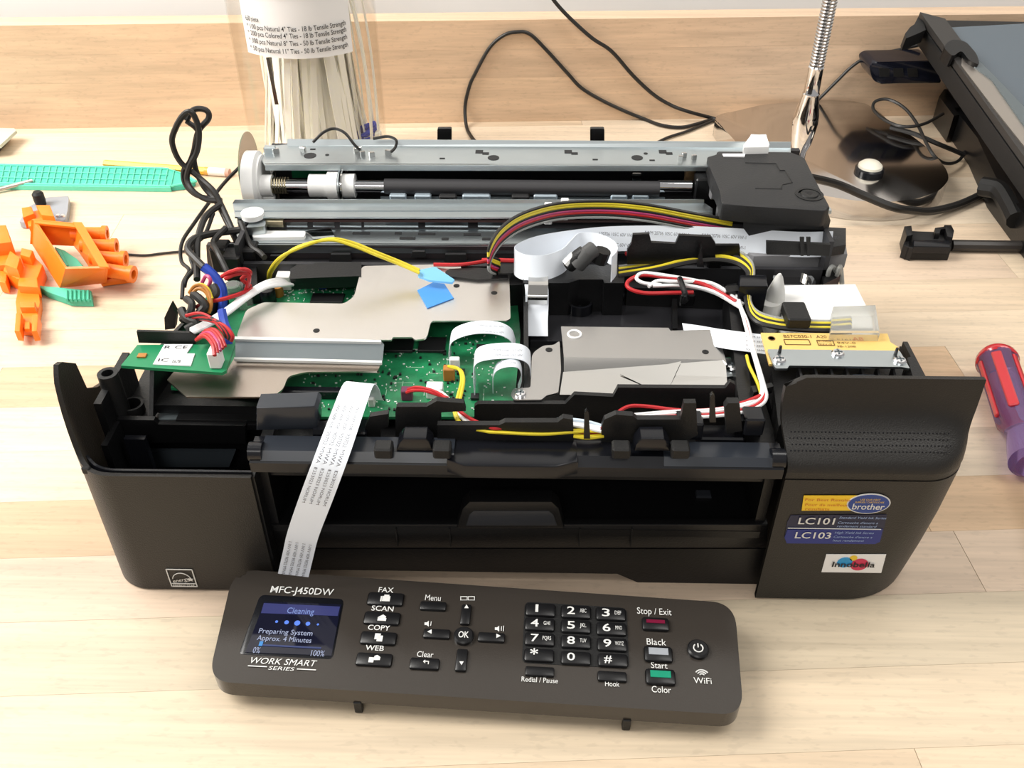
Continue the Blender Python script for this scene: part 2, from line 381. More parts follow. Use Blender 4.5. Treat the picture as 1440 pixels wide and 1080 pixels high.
N = len(vs); vs += [q + V((-.0003, .0024, -.0002)) for q in vs]
for j in range(len(prof) - 1):
    for k in range(n - 1):
        a = j * n + k; fs += [[a, a + 1, a + n + 1, a + n], [N + a + n, N + a + n + 1, N + a + 1, N + a]]
for k in range(n - 1): a = (len(prof) - 1) * n + k; fs += [[a, a + 1, N + a + 1, N + a], [k + 1, k, N + k, N + k + 1]]
for j in range(len(prof) - 1):
    a = j * n; fs += [[a + n, a, N + a, N + a + n]]; a = j * n + n - 1; fs += [[a, a + n, N + a + n, N + a]]
fl = part(MB().raw(vs, fs, True), 'flap', CASE, rh)
# grip dots pressed into the bend, in staggered rows
m = MB()
for r_, (z, yy) in enumerate(((.0955, .0058), (.097, .0083), (.0985, .0108), (.1, .0133))):
    for k in range(42):
        m.lathe([(.00042, 0), (.0002, .00022)], (.122 + .0017 * k + (r_ % 2) * .00085, yy, z), (0, -.75, .65), 5)
dots = part(m, 'grip_dots', BLKG, rh); dots['kind'] = 'stuff'
# --- labels on the right housing
def flat(pix, y, th, dy): return MB().prism([q + V((0, dy, 0)) for q in yp(pix, y)], (0, th, 0))
YEL = mat('label_yellow', (.90, .58, .02), .4); NAVY = mat('label_navy', (.006, .010, .045), .35); BLU = mat('label_blue', (.008, .022, .20), .35)
lab = part(flat([(1107, 733), (1112, 724), (1247, 723), (1240, 757), (1233, 763), (1106, 763), (1103, 755)], 0, .0002, -.0003), 'ink_label', NAVY, rh, 'navy ink series label with white lettering')
part(flat([(1107, 744), (1241, 743), (1237, 761), (1230, 764), (1106, 763), (1103, 755)], 0, .0002, -.0005), 'label_band', BLU, lab)
part(flat([(1130, 696), (1206, 696), (1204, 717), (1127, 717)], 0, .0002, -.0005), 'label_banner', YEL, lab)
oc = Y(1221, 707, 0) + V((0, -.0007, 0))
def ell(a, bq, dy, th): return MB().prism([oc + V((a * math.cos(t), dy, bq * math.sin(t))) for t in [R(10 * i) for i in range(36)]], (0, th, 0))
part(ell(.0098, .0064, 0, .0003), 'oval_rim', WINK, lab); part(ell(.0092, .0058, -.0002, .0003), 'oval_badge', mat('badge_blue', (.012, .05, .26), .35), lab)
part(MB().text('brother', oc + V((.0002, -.0004, -.0014)), ex, ez, .0037, .0145, bold=.012), 'badge_lettering', WINK, lab)
part(MB().text('USE OUR FIRST', oc + V((0, -.0004, .0030)), ex, ez, .0011, .009).text('SUPPLIES / CARTOUCHES', oc + V((0, -.0004, .0014)), ex, ez, .0010, .013), 'badge_small_lettering', YEL, lab)
ORT = mat('label_orange_ink', (.62, .18, .02), .5)
m = MB()
for t, v in (('For Best Results', 701), ('Pour de meilleurs', 708), ('resultats', 714)): m.text(t, Y(1132, v, 0) + V((0, -.0008, 0)), ex, ez, .0016, (.0205 if v < 712 else .011), 'LEFT')
part(m, 'banner_lettering', ORT, lab)
m = MB(); m.text('LC101', Y(1148, 731, 0) + V((0, -.0008, 0)), ex, ez, .0042, .0166, bold=.014); m.text('LC103', Y(1143, 751, 0) + V((0, -.0008, 0)), ex, ez, .0042, .0166, bold=.014)
m.box(Y(1173, 742, 0) + V((0, -.0007, 0)), (.043, .0003, .0003))
part(m, 'label_lettering', WINK, lab)
m = MB()
for t, u, v, wd in (('Standard Yield Ink Series', 1180, 726, .0215), ("Cartouche d'encre a", 1178, 733, .0185), ('rendement standard', 1177, 738, .018), ('High Yield Ink Series', 1174, 747, .018), ("Cartouche d'encre a", 1172, 753, .018), ('haut rendement', 1171, 758, .0145)):
    m.text(t, Y(u, v, 0) + V((0, -.0008, 0)), V((1, 0, 0)), V((.2, 0, 1)), .0015, wd, 'LEFT')
part(m, 'label_small_lettering', mat('label_pale_blue', (.30, .42, .70), .5), lab)
st2 = part(flat([(1162, 779), (1246, 779), (1239, 805), (1155, 804)], 0, .0002, -.0003), 'ink_sticker', PAPER, rh, 'white sticker with coloured drops')
m = MB(); ic = Y(1200, 792, 0)
for dx, dz, rr, cc, nm in ((-.0045, .001, .0036, (.02, .30, .62), 'blue_drop'), (.0028, -.0004, .0042, (.62, .03, .09), 'red_drop'), (-.001, .0042, .0018, (.8, .55, .03), 'yellow_drop')):
    part(MB().prism([ic + V((dx + rr * math.cos(R(20 * i)), -.0006, dz + rr * math.sin(R(20 * i)))) for i in range(18)], (0, .0002, 0)), nm, mat(nm + '_ink', cc, .5), st2)
part(MB().text('Innobella', ic + V((0, -.0009, 0)), ex, ez, .0036, .0205, bold=.022), 'sticker_lettering', INK, st2)

# --- paper tray with handle
tr_top = .0435
m = MB(); m.prism([Y(372, 738, .008), Y(1080, 738, .008), Y(1080, 771, .009), Y(372, 771, .009)], (0, .004, 0), .0006)
tray = part(m, 'paper_tray', BLK)
m = MB(); m.prism([Y(374, 772, .0095), Y(1080, 772, .0095), Y(1062, 838, .0095), Y(935, 835, .0095), Y(868, 807, .0095), Y(372, 800, .0095)], (0, .004, 0)); part(m, 'tray_front', BLK, tray)
part(MB().span(-.117, .118, .008, .105, .036, .0405), 'tray_floor', BLK, tray)
m = MB(); m.prism(yp([(642, 744), (650, 716), (660, 706), (776, 706), (786, 715), (794, 744)], .0066), (0, .008, 0), .0012); hd = part(m, 'handle', BLK, tray)
m = MB(); m.prism(yp([(655, 740), (660, 724), (666, 719), (772, 719), (778, 724), (784, 740)], .0062), (0, .001, 0), .0006); part(m, 'handle_grip', mat('grip_plastic', (.026, .029, .036), .4), hd)
for u in (558, 633, 815, 888): part(MB().box(Y(u, 755, .0078), (.0006, .0012, .0125)), 'tray_seam', BLKM, tray)
m = MB(); m.prism(yp([(976, 708), (980, 697), (1000, 697), (1003, 711)], .03), (0, .004, 0)); part(m, 'paper_stop', mat('grip_plastic', (0, 0, 0)), tray)

# --- front bar over the paper bay
m = MB(); m.prism([(-.118, .000, .0835), (-.118, .014, .0835), (-.118, .014, .0925), (-.118, .004, .0925), (-.118, 0, .089)], (.237, 0, 0))
bar = part(m, 'front_bar', BLKG)
m = MB(); m.prism([(-.113, .0005, .0900), (-.113, .0135, .0900), (-.113, .0135, .0935), (-.113, .0035, .0935)], (.086, 0, 0)); part(m, 'bar_cover', mat('bar_gloss', (.022, .026, .034), .25), bar)
m = MB(); m.prism([(.066, .0005, .0900), (.066, .0135, .0900), (.066, .0135, .0930), (.066, .0035, .0930)], (.048, 0, 0)); part(m, 'bar_cover', mat('bar_gloss', (0, 0, 0)), bar)
m = MB(); m.prism([V((x, y, .0928)) for x, y in ((-.03, .0), (-.022, -.0035), (.018, -.0035), (.028, .0), (.028, .014), (-.03, .014))], (0, 0, -.0075), .0012); part(m, 'bar_lip', BLKG, bar)
for u in (540, 622, 873, 956):
    part(MB().box(Y(u, 632, .003), (.008, .007, .006), bev=.0008), 'bar_clip', BLKM, bar)
for u in (583, 918):
    m = MB(); m.prism(yp([(u - 26, 635), (u - 24, 626), (u - 16, 617), (u + 16, 617), (u + 24, 626), (u + 26, 635)], .004), (0, .008, 0), .0008); part(m, 'bar_catch', BLKG, bar)
for x in (-.1155, .1165): part(MB().lathe([(.0045, 0), (.0045, .006)], (x - .003, .005, .0915), (1, 0, 0), 16), 'hinge_pin', BLKG, bar)
# --- front deck walls with their cable guides
def yw(pix, y, d=.0022, name='guide_wall', m_=BLKM, bev=0): return part(MB().prism(yp(pix, y), (0, d, 0), bev), name, m_)
yw([(360, 574), (442, 571), (447, 576), (447, 604), (360, 606)], .016, .010, 'connector_cover', mat('bar_gloss', (0, 0, 0)), .001)
yw([(440, 604), (440, 606), (440, 625), (475, 625), (475, 604)], .014, .006, 'roller_holder', BLKG)
yw([(520, 586), (546, 582), (546, 600), (535, 604), (535, 622), (505, 622)], .018, .003)
yw([(556, 578), (558, 572), (600, 572), (614, 564), (652, 567), (655, 578), (620, 580), (620, 622), (556, 622)], .018, .003)
yw([(615, 598), (702, 598), (710, 594), (784, 594), (792, 588), (806, 590), (807, 632), (615, 626)], .013, .003)
yw([(667, 572), (672, 568), (795, 568), (808, 555), (862, 558), (869, 545), (1020, 546), (1027, 537), (1034, 541), (1034, 602), (667, 602)], .036, .0025)
yw([(846, 600), (850, 590), (866, 583), (890, 585), (896, 590), (957, 590), (962, 567), (979, 567), (981, 612), (950, 628), (846, 628)], .013, .003)
yw([(1019, 574), (1024, 567), (1040, 567), (1044, 606), (1022, 610)], .016, .004)
for u, v in ((825, 579), (1002, 556)):
    part(MB().prism(yp([(u - 3, v + 2), (u, v - 2), (u + 3, v + 2), (u + 5, v + 38), (u - 4, v + 38)], .010), (0, .002, 0)), 'cable_hook', BLK)
for u, v, ww in ((968, 598, .012), (1058, 592, .009), (1012, 618, .02), (500, 610, .012)): part(MB().box(Y(u, v, .02), (ww, .01, .01), bev=.0008), 'latch_block', BLKG)
m = MB(); m.span(.105, .119, .012, .06, .079, .0905); m.span(.1, .112, .02, .032, .079, .096); part(m, 'corner_bracket', BLK)
# --- right side channel beside the circuit tray
def zw(pix, z, h, name='channel_wall', m_=BLK, bev=0, label=None, par=pr): return part(MB().prism(zp(pix, z), (0, 0, -h), bev), name, m_, par, label)
zw([(1022, 400), (1036, 398), (1062, 590), (1042, 592)], .101, .022)
zw([(1040, 392), (1052, 392), (1100, 560), (1085, 575)], .092, .013)
part(MB().prism(zp([(1056, 543), (1085, 538), (1088, 543), (1060, 552)], .104), (0, 0, -.004)), 'cable_finger', BLK)
part(MB().prism(zp([(1020, 402), (1050, 400), (1048, 407), (1022, 411)], .108), (0, 0, -.004)), 'cable_finger', BLK)
# --- circuit tray floor at the right with its raised rims
zw([(742, 380), (1028, 380), (1046, 480), (746, 480)], .083, .006, 'tray_plate', mat('tray_plastic', (.020, .020, .023), .22))
zw([(878, 372), (700, 372), (700, 384), (734, 384), (736, 398), (800, 398), (814, 393), (848, 393), (850, 398), (878, 398)], .104, .022, 'rear_wall', BLK)
zw([(880, 394), (1018, 400), (1020, 410), (882, 404)], .095, .014, 'rear_wall', BLK)
zw([(945, 404), (952, 404), (953, 462), (946, 462)], .089, .008, 'tray_rib', BLK)
zw([(736, 385), (742, 385), (744, 560), (737, 560)], .096, .015, 'tray_rib', BLK)
part(MB().lathe([(.0072, 0), (.0072, .006), (.0058, .006), (.0054, .002), (.0022, .002), (.0020, .004)], Z(815, 436, .083), n=24), 'ring_boss', BLKG)
zw([(702, 384), (735, 384), (735, 400), (702, 402)], .1, .018, 'rear_wall', BLK)
zw([(340, 375), (360, 372), (362, 402), (342, 404)], .098, .018, 'rear_wall', BLK)
zw([(408, 378), (418, 372), (440, 372), (444, 369), (508, 369), (508, 388), (408, 392)], .101, .007, 'rear_wall', BLK)
zw([(626, 382), (632, 378), (668, 376), (716, 380), (714, 391), (672, 393), (628, 388)], .102, .018, 'rear_wall', BLK)
# ================================================================== circuit board and shields
def zplate(pix, z, th, name, m_, par=pr, bev=0, label=None): return part(MB().prism(zp(pix, z), (0, 0, -th), bev), name, m_, par, label)
def arcpix(p, r, n=4):
    # rounds the corners of a pixel outline
    out = []; k = len(p)
    for i in range(k):
        a, b_, c = V(p[i - 1]), V(p[i]), V(p[(i + 1) % k]); d1 = (a - b_); d2 = (c - b_); r1 = min(r, d1.length * .45, d2.length * .45)
        s_, e_ = b_ + d1.normalized() * r1, b_ + d2.normalized() * r1
        for j in range(n + 1): t = j / n; out.append(tuple(s_ * (1 - t) ** 2 + b_ * 2 * t * (1 - t) + e_ * t * t))
    return out
pcb = zplate([(300, 398), (725, 398), (732, 470), (722, 586), (428, 586), (400, 560), (240, 545), (262, 470)], .0865, .0016, 'circuit_board', PCB)
PZ = .0865
m = MB(); random.seed(3)
for i in range(430):
    u = random.uniform(420, 712) if i % 4 else random.uniform(395, 505); v = random.uniform(470, 580) if i % 4 else random.uniform(398, 425)
    p = Z(u, v, PZ); sx, sy = random.choice([(.0008, .0004), (.0004, .0009), (.0011, .0006), (.0005, .0005)]); m.box(p + V((0, 0, .0002)), (sx, sy, .0005))
o = part(m, 'solder_pads', mat('solder_tin', (.70, .74, .70), .35), pcb); o['kind'] = 'stuff'
m = MB()
for i in range(90):
    p = Z(random.uniform(440, 712), random.uniform(470, 578), PZ); m.box(p + V((0, 0, .0005)), (random.uniform(.0008, .0018), random.uniform(.0006, .0014), .001))
o = part(m, 'small_components', mat('chip_black', (.012, .012, .013), .4), pcb); o['kind'] = 'stuff'
m = MB()
for i in range(16):
    u0, v0 = random.uniform(470, 690), random.uniform(480, 570); p = Z(u0, v0, PZ); L_ = random.uniform(.004, .014)
    m.box(p + V((0, 0, .0001)), ((L_, .0003, .0002) if i % 2 else (.0003, L_, .0002)))
o = part(m, 'silkscreen', mat('silk_green', (.30, .52, .36), .5), pcb); o['kind'] = 'stuff'
CH = mat('chip_black', (0, 0, 0))
def chip(u, v, sx, sy, h=.0016, pins=0, nm='chip'):
    p = Z(u, v, PZ); c = part(MB().box(p + V((0, 0, h / 2 + .0002)), (sx, sy, h), bev=.0002), nm, CH, pcb)
    if pins:
        q = MB()
        for i in range(pins):
            x = p.x - sx / 2 + sx * (i + .5) / pins
            for s_ in (-1, 1): q.box((x, p.y + s_ * (sy / 2 + .0006), p.z + .0004), (sx / pins * .5, .0012, .0005))
        part(q, 'chip_pins', mat('solder_tin', (0, 0, 0)), pcb)
chip(461, 422, .018, .009, .0016, 14); chip(560, 488, .016, .011); chip(608, 487, .014, .012); chip(565, 472, .012, .006)
chip(686, 493, .012, .007)
chip(648, 525, .004, .0035); chip(668, 560, .004, .004)
part(MB().box(Z(455, 405, PZ) + V((0, 0, .001)), (.004, .003, .002)), 'choke', WIRE['b'], pcb)
for u, v, nm, mm, sx, sy, sz in ((632, 533, 'brown_connector', WIRE['o'], .0056, .0045, .0075), (573, 560, 'purple_connector', mat('purple_nylon', (.13, .03, .07), .4), .0055, .0045, .006), (612, 556, 'white_connector', WHITE, .008, .006, .0065),
                            (402, 404, 'white_connector', WHITE, .008, .007, .009), (525, 562, 'ribbon_connector', WHITE, .003, .012, .005), (640, 520, 'white_connector', WHITE, .005, .003, .0075)):
    part(MB().box(Z(u, v, PZ) + V((0, 0, sz / 2)), (sx, sy, sz), bev=.0004), nm, mm, pcb)
part(MB().box(Z(445, 558, PZ) + V((0, 0, .0025)), (.034, .004, .005), bev=.0004), 'socket_strip', BLKG, pcb)
part(MB().box(Z(440, 549, PZ) + V((0, 0, .0005)), (.04, .0012, .001)), 'socket_pins', mat('solder_tin', (0, 0, 0)), pcb)
part(MB().lathe([(.0045, 0), (.0045, .008), (.0042, .0085), (0.001, .0085)], Z(378, 424, PZ), n=16), 'capacitor', BLKG, pcb)
part(MB().lathe([(.0030, 0), (.0030, .006)], Z(392, 415, PZ), n=14), 'capacitor', WIRE['o'], pcb)
for u, v in ((330, 415), (345, 430), (352, 412)): part(MB().lathe([(.0045, 0), (.0045, .007), (.003, .0075)], Z(u, v, PZ), n=14), 'capacitor', CLEARP, pcb)
# upper shield plate, raised slat, lower plate
SZ = .1005
up = arcpix([(509, 374), (648, 371), (650, 392), (668, 393), (672, 386), (716, 386), (718, 448), (712, 451), (606, 451), (600, 476), (583, 478), (580, 474), (552, 474), (551, 478), (332, 474), (346, 436), (370, 425), (484, 427), (498, 417)], 6)
sp = zplate(up, SZ, .0009, 'shield_plate', SHIELD)
for u, v in ((445, 465), (642, 402), (695, 412)): part(MB().lathe([(.0017, 0), (.0017, .0002)], Z(u, v, SZ), n=14), 'plate_hole', BLKM, sp)
zplate([(331, 476), (536, 480), (540, 484), (538, 507), (331, 503)], SZ - .0002, .0007, 'shield_slat', DULL)
m = MB(); m.prism(zp([(330, 473), (536, 478), (536, 481), (330, 477)], SZ + .0012), (0, 0, -.0014)); m.prism(zp([(329, 502), (537, 507), (537, 510), (329, 505)], SZ + .0012), (0, 0, -.0014)); part(m, 'slat_edge', WINK, pr)
lo = [(329, 504), (537, 509)] + arcpix([(537, 522), (430, 523), (405, 529), (398, 548), (378, 559)], 7)[:20] + [(384, 558), (262, 558), (235, 534), (246, 521), (320, 520)]
zplate(lo, SZ - .002, .0009, 'shield_plate', TANM)
# blue tape over the yellow pair, with its reflection in the plate
TAPE = mat('pale_blue_tape', (.22, .55, .86), .45)
m = MB(); m.prism([Z(587, 380, .1085), Z(612, 375, .112), Z(639, 393, .108), Z(636, 397, .106), Z(604, 394, .106), Z(588, 388, .106)], (0, 0, -.0012)); tp = part(m, 'tape_and_reflection', TAPE)
part(MB().prism(zp([(587, 408), (609, 397), (625, 399), (638, 419), (601, 433)], SZ + .0006), (0, 0, -.0005)), 'tape_and_reflection', mat('tape_reflection_blue', (.06, .26, .66), .45))  # mirror image of the tape, drawn as a flat deep blue shape
# card-slot shield on the right
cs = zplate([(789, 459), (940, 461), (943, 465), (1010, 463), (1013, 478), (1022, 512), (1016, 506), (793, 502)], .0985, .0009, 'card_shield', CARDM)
m = MB(); m.prism([Z(793, 502, .0985), Z(1020, 506, .0985), Z(1022, 530, .096), Z(793, 523, .096)], (0, 0, -.0008)); part(m, 'shield_fold', SHINY, cs)
m = MB(); m.prism([Z(792, 523, .096), Z(1022, 530, .096), Z(1023, 548, .0945), Z(868, 548, .0945), Z(863, 556, .094), Z(787, 555, .094)], (0, 0, -.0008)); part(m, 'shield_apron', SHINY, cs)
m = MB(); m.prism([Z(872, 526, .0966), Z(958, 508, .0990), Z(942, 543, .0952)], (0, 0, -.0002)); m.prism([Z(872, 526, .0966), Z(942, 543, .0952), Z(912, 545, .0950)], (0, 0, -.0002)); part(m, 'foil_dent', SHINY, cs)
part(MB().tube([Z(808, 470, .0987) + V((.0033 * math.cos(R(20 * i)), .0033 * math.sin(R(20 * i)), 0)) for i in range(19)], .0006, 6, 0), 'stamped_ring', PAPER, cs)
part(MB().lathe([(.0017, 0), (.0017, .0002)], Z(992, 495, .0985), n=12), 'plate_hole', BLKM, cs)
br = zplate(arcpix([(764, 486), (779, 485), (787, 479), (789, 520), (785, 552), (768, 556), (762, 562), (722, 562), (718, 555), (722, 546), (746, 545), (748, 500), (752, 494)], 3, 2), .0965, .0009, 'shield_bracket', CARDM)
part(MB().lathe([(.0018, 0), (.0018, .0002)], Z(772, 492, .0965), n=12), 'plate_hole', BLKM, br)
def screw(p, r=.0028, par=pr):
    p = V(p); s_ = part(MB().lathe([(r, 0), (r, .0007), (r * .8, .0014), (r * .3, .0017)], p, n=16), 'screw', CHROME, par)
    q = MB()
    for a in (0, 1): q.box(p + V((0, 0, .0016)), (r * 1.2, r * .25, .0006) if a else (r * .25, r * 1.2, .0006))
    part(q, 'cross_slot', DULL, par)
screw(Z(732, 555, .0965), par=br)
screw(Z(1029, 517, .094)); zplate([(1019, 503), (1036, 505), (1040, 528), (1021, 530)], .0935, .001, 'ground_tab', STEEL); zplate([(1012, 503), (1032, 502), (1036, 514), (1014, 512)], .0925, .001, 'green_tab', PCBW)
# wireless board with its label, black antenna wall, white connector
WZ = .108
wb = zplate([(170, 514), (193, 485), (330, 484), (318, 521), (312, 524)], WZ, .0016, 'wireless_board', PCBW)
part(MB().prism(zp([(215, 512), (231, 484), (271, 484), (262, 497), (274, 497), (268, 514)], WZ + .0006), (0, 0, -.0006)), 'board_label', PAPER, wb)
m = MB()
for t, u, v, wd in (('CE', 255, 488, .006), ('R', 236, 488, .003), ('IC', 230, 506, .005), ('0678', 248, 508, .004)): m.text(t, Z(u, v, WZ + .0008), (1, 0, 0), (0, 1, 0), .0024, wd)
part(m, 'label_print', INK, wb)
part(MB().box(Z(200, 501, WZ) + V((0, 0, .0004)), (.004, .003, .0008)), 'antenna_coil', WIRE['o'], wb)
part(MB().box(Z(306, 513, WZ) + V((0, 0, .0045)), (.0055, .007, .009), bev=.0006), 'plug_socket', WHITE, wb)
part(MB().prism(yp([(192, 466), (266, 468), (275, 474), (275, 484), (195, 482)], Z(230, 484, WZ).y + .001), (0, .0015, 0)), 'board_wall', BLKM)
part(MB().prism(yp([(231, 447), (240, 428), (248, 442), (246, 462), (232, 464)], .11), (0, .004, 0)), 'board_post', BLKM)
# support under the wireless board: dark side wall seen behind the left housing
part(MB().prism([(-.178, .04, .079), (-.172, .1, .079), (-.162, .13, .079), (-.162, .13, .094), (-.172, .1, .099), (-.178, .06, .103)], (.002, 0, 0)), 'side_wall', BLK)
m = MB(); m.span(-.176, -.118, .045, .1, .079, .084); part(m, 'side_deck', BLK)

# ------------------------------------------------------------------ wires
def wire(pts, col, r=.0008, name='wire', par=pr, n=7): return part(MB().tube([Z(*q) for q in pts], r, n, 5), name, WIRE[col], par)
def bundle(pts, cols, r, dx=0, dv=1.5, name='wire', dz=0.):
    for i, c in enumerate(cols):
        j = i - (len(cols) - 1) / 2
        wire([(u + dx * j + random.uniform(-.8, .8), v + dv * j + random.uniform(-.6, .6), z + dz * j + .0002 * (i % 2)) for u, v, z in pts], c, r, name)
# front harness
bundle([(632, 516, .097), (646, 520, .1), (650, 535, .102), (645, 560, .101), (640, 580, .1), (650, 597, .099), (680, 606, .098), (700, 607, .098), (760, 610, .097), (810, 606, .098), (850, 605, .098)], 'yy', .0008, dx=3)
bundle([(606, 548, .095), (625, 558, .099), (645, 580, .1), (665, 596, .099), (700, 601, .0985), (760, 600, .098), (800, 595, .099), (845, 604, .099)], 'www', .0008, dv=3)
wire([(574, 548, .096), (590, 545, .1), (620, 555, .101), (655, 585, .101), (690, 601, .1), (705, 602, .0995)], 'r', .0009); wire([(572, 552, .095), (583, 549, .098), (600, 550, .1), (630, 560, .1)], 'r', .0009)
wire([(842, 606, .0985), (858, 590, .1), (880, 573, .102), (905, 571, .102), (960, 577, .101), (1010, 575, .101), (1045, 566, .103), (1070, 556, .106)], 'r', .0009)
bundle([(890, 588, .1), (950, 583, .101), (1000, 581, .101), (1035, 576, .102), (1062, 568, .104), (1074, 555, .106), (1070, 530, .107), (1058, 490, .107), (1048, 450, .106), (1040, 428, .105), (1036, 415, .105)], 'wwrw', .0008, dv=3, dx=2.2)
wire([(1072, 562, .104), (1066, 540, .105), (1054, 515, .105), (1050, 500, .105)], 'y', .0008); wire([(1060, 572, .102), (1074, 560, .104), (1072, 548, .104)], 'y', .0008)
wire([(760, 598, .098), (785, 590, .099), (820, 592, .1), (850, 600, .099)], 'p', .0009)
bundle([(806, 611, .096), (826, 613, .096), (848, 611, .096)], 'yyr', .0008, dv=-3)
# looped red and white leads
wire([(1045, 428, .104), (1010, 404, .106), (990, 397, .107), (940, 388, .109), (905, 384, .109), (895, 391, .108), (905, 398, .107), (930, 401, .106)], 'w', .001)
wire([(1040, 424, .105), (1000, 398, .107), (950, 396, .108), (925, 395, .107), (912, 403, .106)], 'w', .001); wire([(1040, 432, .104), (1005, 412, .105), (965, 402, .106), (918, 402, .106)], 'w', .001)
wire([(1038, 428, .104), (1000, 409, .106), (960, 400, .107)], 'w', .001)
wire([(1035, 424, .105), (990, 400, .107), (950, 392, .108), (905, 387, .108), (884, 395, .107), (884, 405, .106), (905, 412, .105), (940, 412, .104), (975, 411, .104)], 'r', .0011)
part(MB().tube([Z(956, 392, .109), Z(959, 400, .1105), Z(963, 412, .109), Z(965, 420, .104), Z(961, 424, .099)], .0016, 8), 'cable_clip', BLK)
part(MB().box(Z(966, 420, .096), (.008, .005, .008), bev=.0008), 'clip_base', BLK)
# yellow thermistor pair to the blue tape
for d in (0, 4):
    part(MB().tube([Z(377 + d / 2, 392, .09), Z(379 + d, 381, .101), Z(393 + d, 363, .116), Z(420, 349 - d / 2, .122), Z(462, 336 + d / 3, .125), Z(495, 341 + d, .122), Z(530, 355 + d, .117), Z(560, 367 + d, .112), Z(590, 380 + d, .1085)], .0009, 7), 'wire', WIRE['y'], pr)
# white flat lead to the wireless board
for i in range(6):
    d = i * 1.7
    part(MB().tube([Z(404 + d * .9, 398 + d * .3, .098), Z(395 + d * .4, 393 + d, .104), Z(375, 396 + d, .108), Z(350, 410 + d, .108), Z(320, 433 + d, .108), Z(290, 452 + d, .109), Z(268, 463 + d * .8, .11)], .0009, 6), 'wire', WIRE['w'], pr)
# black cables rising from the rear left corner
def ywire(pts, col, r, name='cable', label=None): return part(MB().tube([Y(*q) for q in pts], r, 8, 6), name, WIRE[col], pr, label)
ywire([(335, 345, .165), (322, 318, .175), (305, 285, .19), (285, 260, .2), (273, 227, .205), (278, 187, .205), (293, 167, .207), (291, 156, .208), (278, 153, .208), (268, 158, .206), (262, 170, .203)], 'k', .0017)
ywire([(330, 330, .17), (312, 290, .185), (300, 268, .19), (277, 247, .197), (253, 227, .199), (242, 200, .2), (247, 180, .2), (257, 163, .2), (267, 157, .2), (275, 167, .2), (280, 187, .199), (277, 213, .197), (267, 233, .196), (263, 253, .195), (273, 270, .19), (292, 281, .188), (312, 282, .188)], 'k', .0017)
ywire([(262, 170, .204), (275, 180, .203), (278, 190, .203), (268, 225, .202), (258, 240, .201), (260, 258, .2), (275, 274, .197), (300, 280, .192)], 'k', .0015)
ywire([(345, 322, .17), (325, 325, .168), (296, 329, .16), (273, 336, .15), (264, 350, .142), (275, 364, .135), (287, 376, .13)], 'k', .0021)
ywire([(310, 288, .185), (297, 297, .18), (286, 310, .17), (278, 338, .15), (277, 365, .14), (277, 393, .125)], 'k', .0019)
ywire([(318, 320, .165), (300, 340, .155), (306, 355, .14), (316, 375, .132), (322, 388, .128)], 'k', .0017)
ywire([(342, 230, .235), (322, 250, .225), (305, 270, .21), (273, 314, .18), (256, 341, .16), (255, 367, .15), (266, 380, .14), (258, 397, .13), (256, 420, .12)], 'k', .0011)
ywire([(300, 300, .18), (288, 330, .165), (272, 345, .155), (268, 362, .148), (272, 378, .14), (262, 392, .132), (259, 404, .128)], 'k', .0012)
ywire([(338, 312, .172), (352, 345, .16), (365, 355, .155), (372, 362, .15)], 'k', .0017)
ywire([(286, 375, .131), (298, 385, .129), (308, 397, .127), (313, 412, .124), (312, 440, .118)], 'b', .0026, 'heat_shrink', 'blue heat-shrink sleeve')
for i, (c, pts, r) in enumerate((
    ('r', [(312, 389, .118), (325, 382, .122), (345, 379, .123), (352, 385, .12), (340, 392, .116), (352, 402, .11)], .0011), ('r', [(316, 392, .118), (330, 386, .12), (348, 384, .121), (350, 395, .116), (346, 408, .108)], .0011),
    ('r', [(318, 386, .119), (335, 379, .124), (350, 381, .122)], .0011),
    ('m', [(284, 398, .115), (290, 388, .119), (296, 394, .118), (292, 406, .113)], .001), ('r', [(275, 432, .108), (295, 424, .11), (312, 421, .111), (335, 414, .11), (355, 406, .108)], .0011),
    ('o', [(266, 412, .113), (274, 402, .117), (285, 402, .117), (294, 412, .115), (297, 428, .111), (294, 440, .107)], .0009), ('o', [(268, 415, .113), (278, 406, .116), (289, 411, .115), (295, 424, .112), (296, 437, .107)], .0009),
    ('y', [(270, 408, .114), (281, 400, .117), (292, 406, .116), (298, 420, .113)], .0009),
    ('k', [(262, 420, .112), (270, 428, .112), (266, 442, .108), (256, 450, .104)], .002), ('k', [(300, 402, .115), (304, 412, .113), (296, 420, .111)], .0022), ('k', [(272, 414, .113), (280, 420, .113), (288, 430, .111), (280, 440, .108)], .0022),
    ('k', [(255, 435, .108), (262, 448, .106), (275, 455, .105), (262, 464, .103)], .0022), ('b', [(312, 436, .117), (316, 455, .113), (322, 472, .110), (320, 486, .106)], .0022))):
    part(MB().tube([Z(*q) for q in pts], r, 7, 5), 'wire', WIRE[c], pr)
for i in range(5):
    d = i * 4.5
    part(MB().tube([Z(262 + d, 444 + d * .2, .113), Z(282 + d, 441 + d * .6, .1165), Z(300 + d * .9, 450 + d * .5, .117), Z(314 + d * .7, 466 + d * .3, .115), Z(318 + d * .4, 474 + d * .3, .112)], .0010, 7), 'wire', WIRE['r' if i % 2 == 0 else 'k'], pr)
for i in range(5):
    d = i * 4.
    part(MB().tube([Z(276 + d * .8, 478 - d * .8, .112), Z(288 + d * .8, 473 - d * .6, .1165), Z(299 + d * .7, 484 - d * .7, .1185), Z(302 + d * .9, 500 - d * .8, .1165)], .0010, 7), 'wire', WIRE['r' if i != 2 else 'm'], pr)
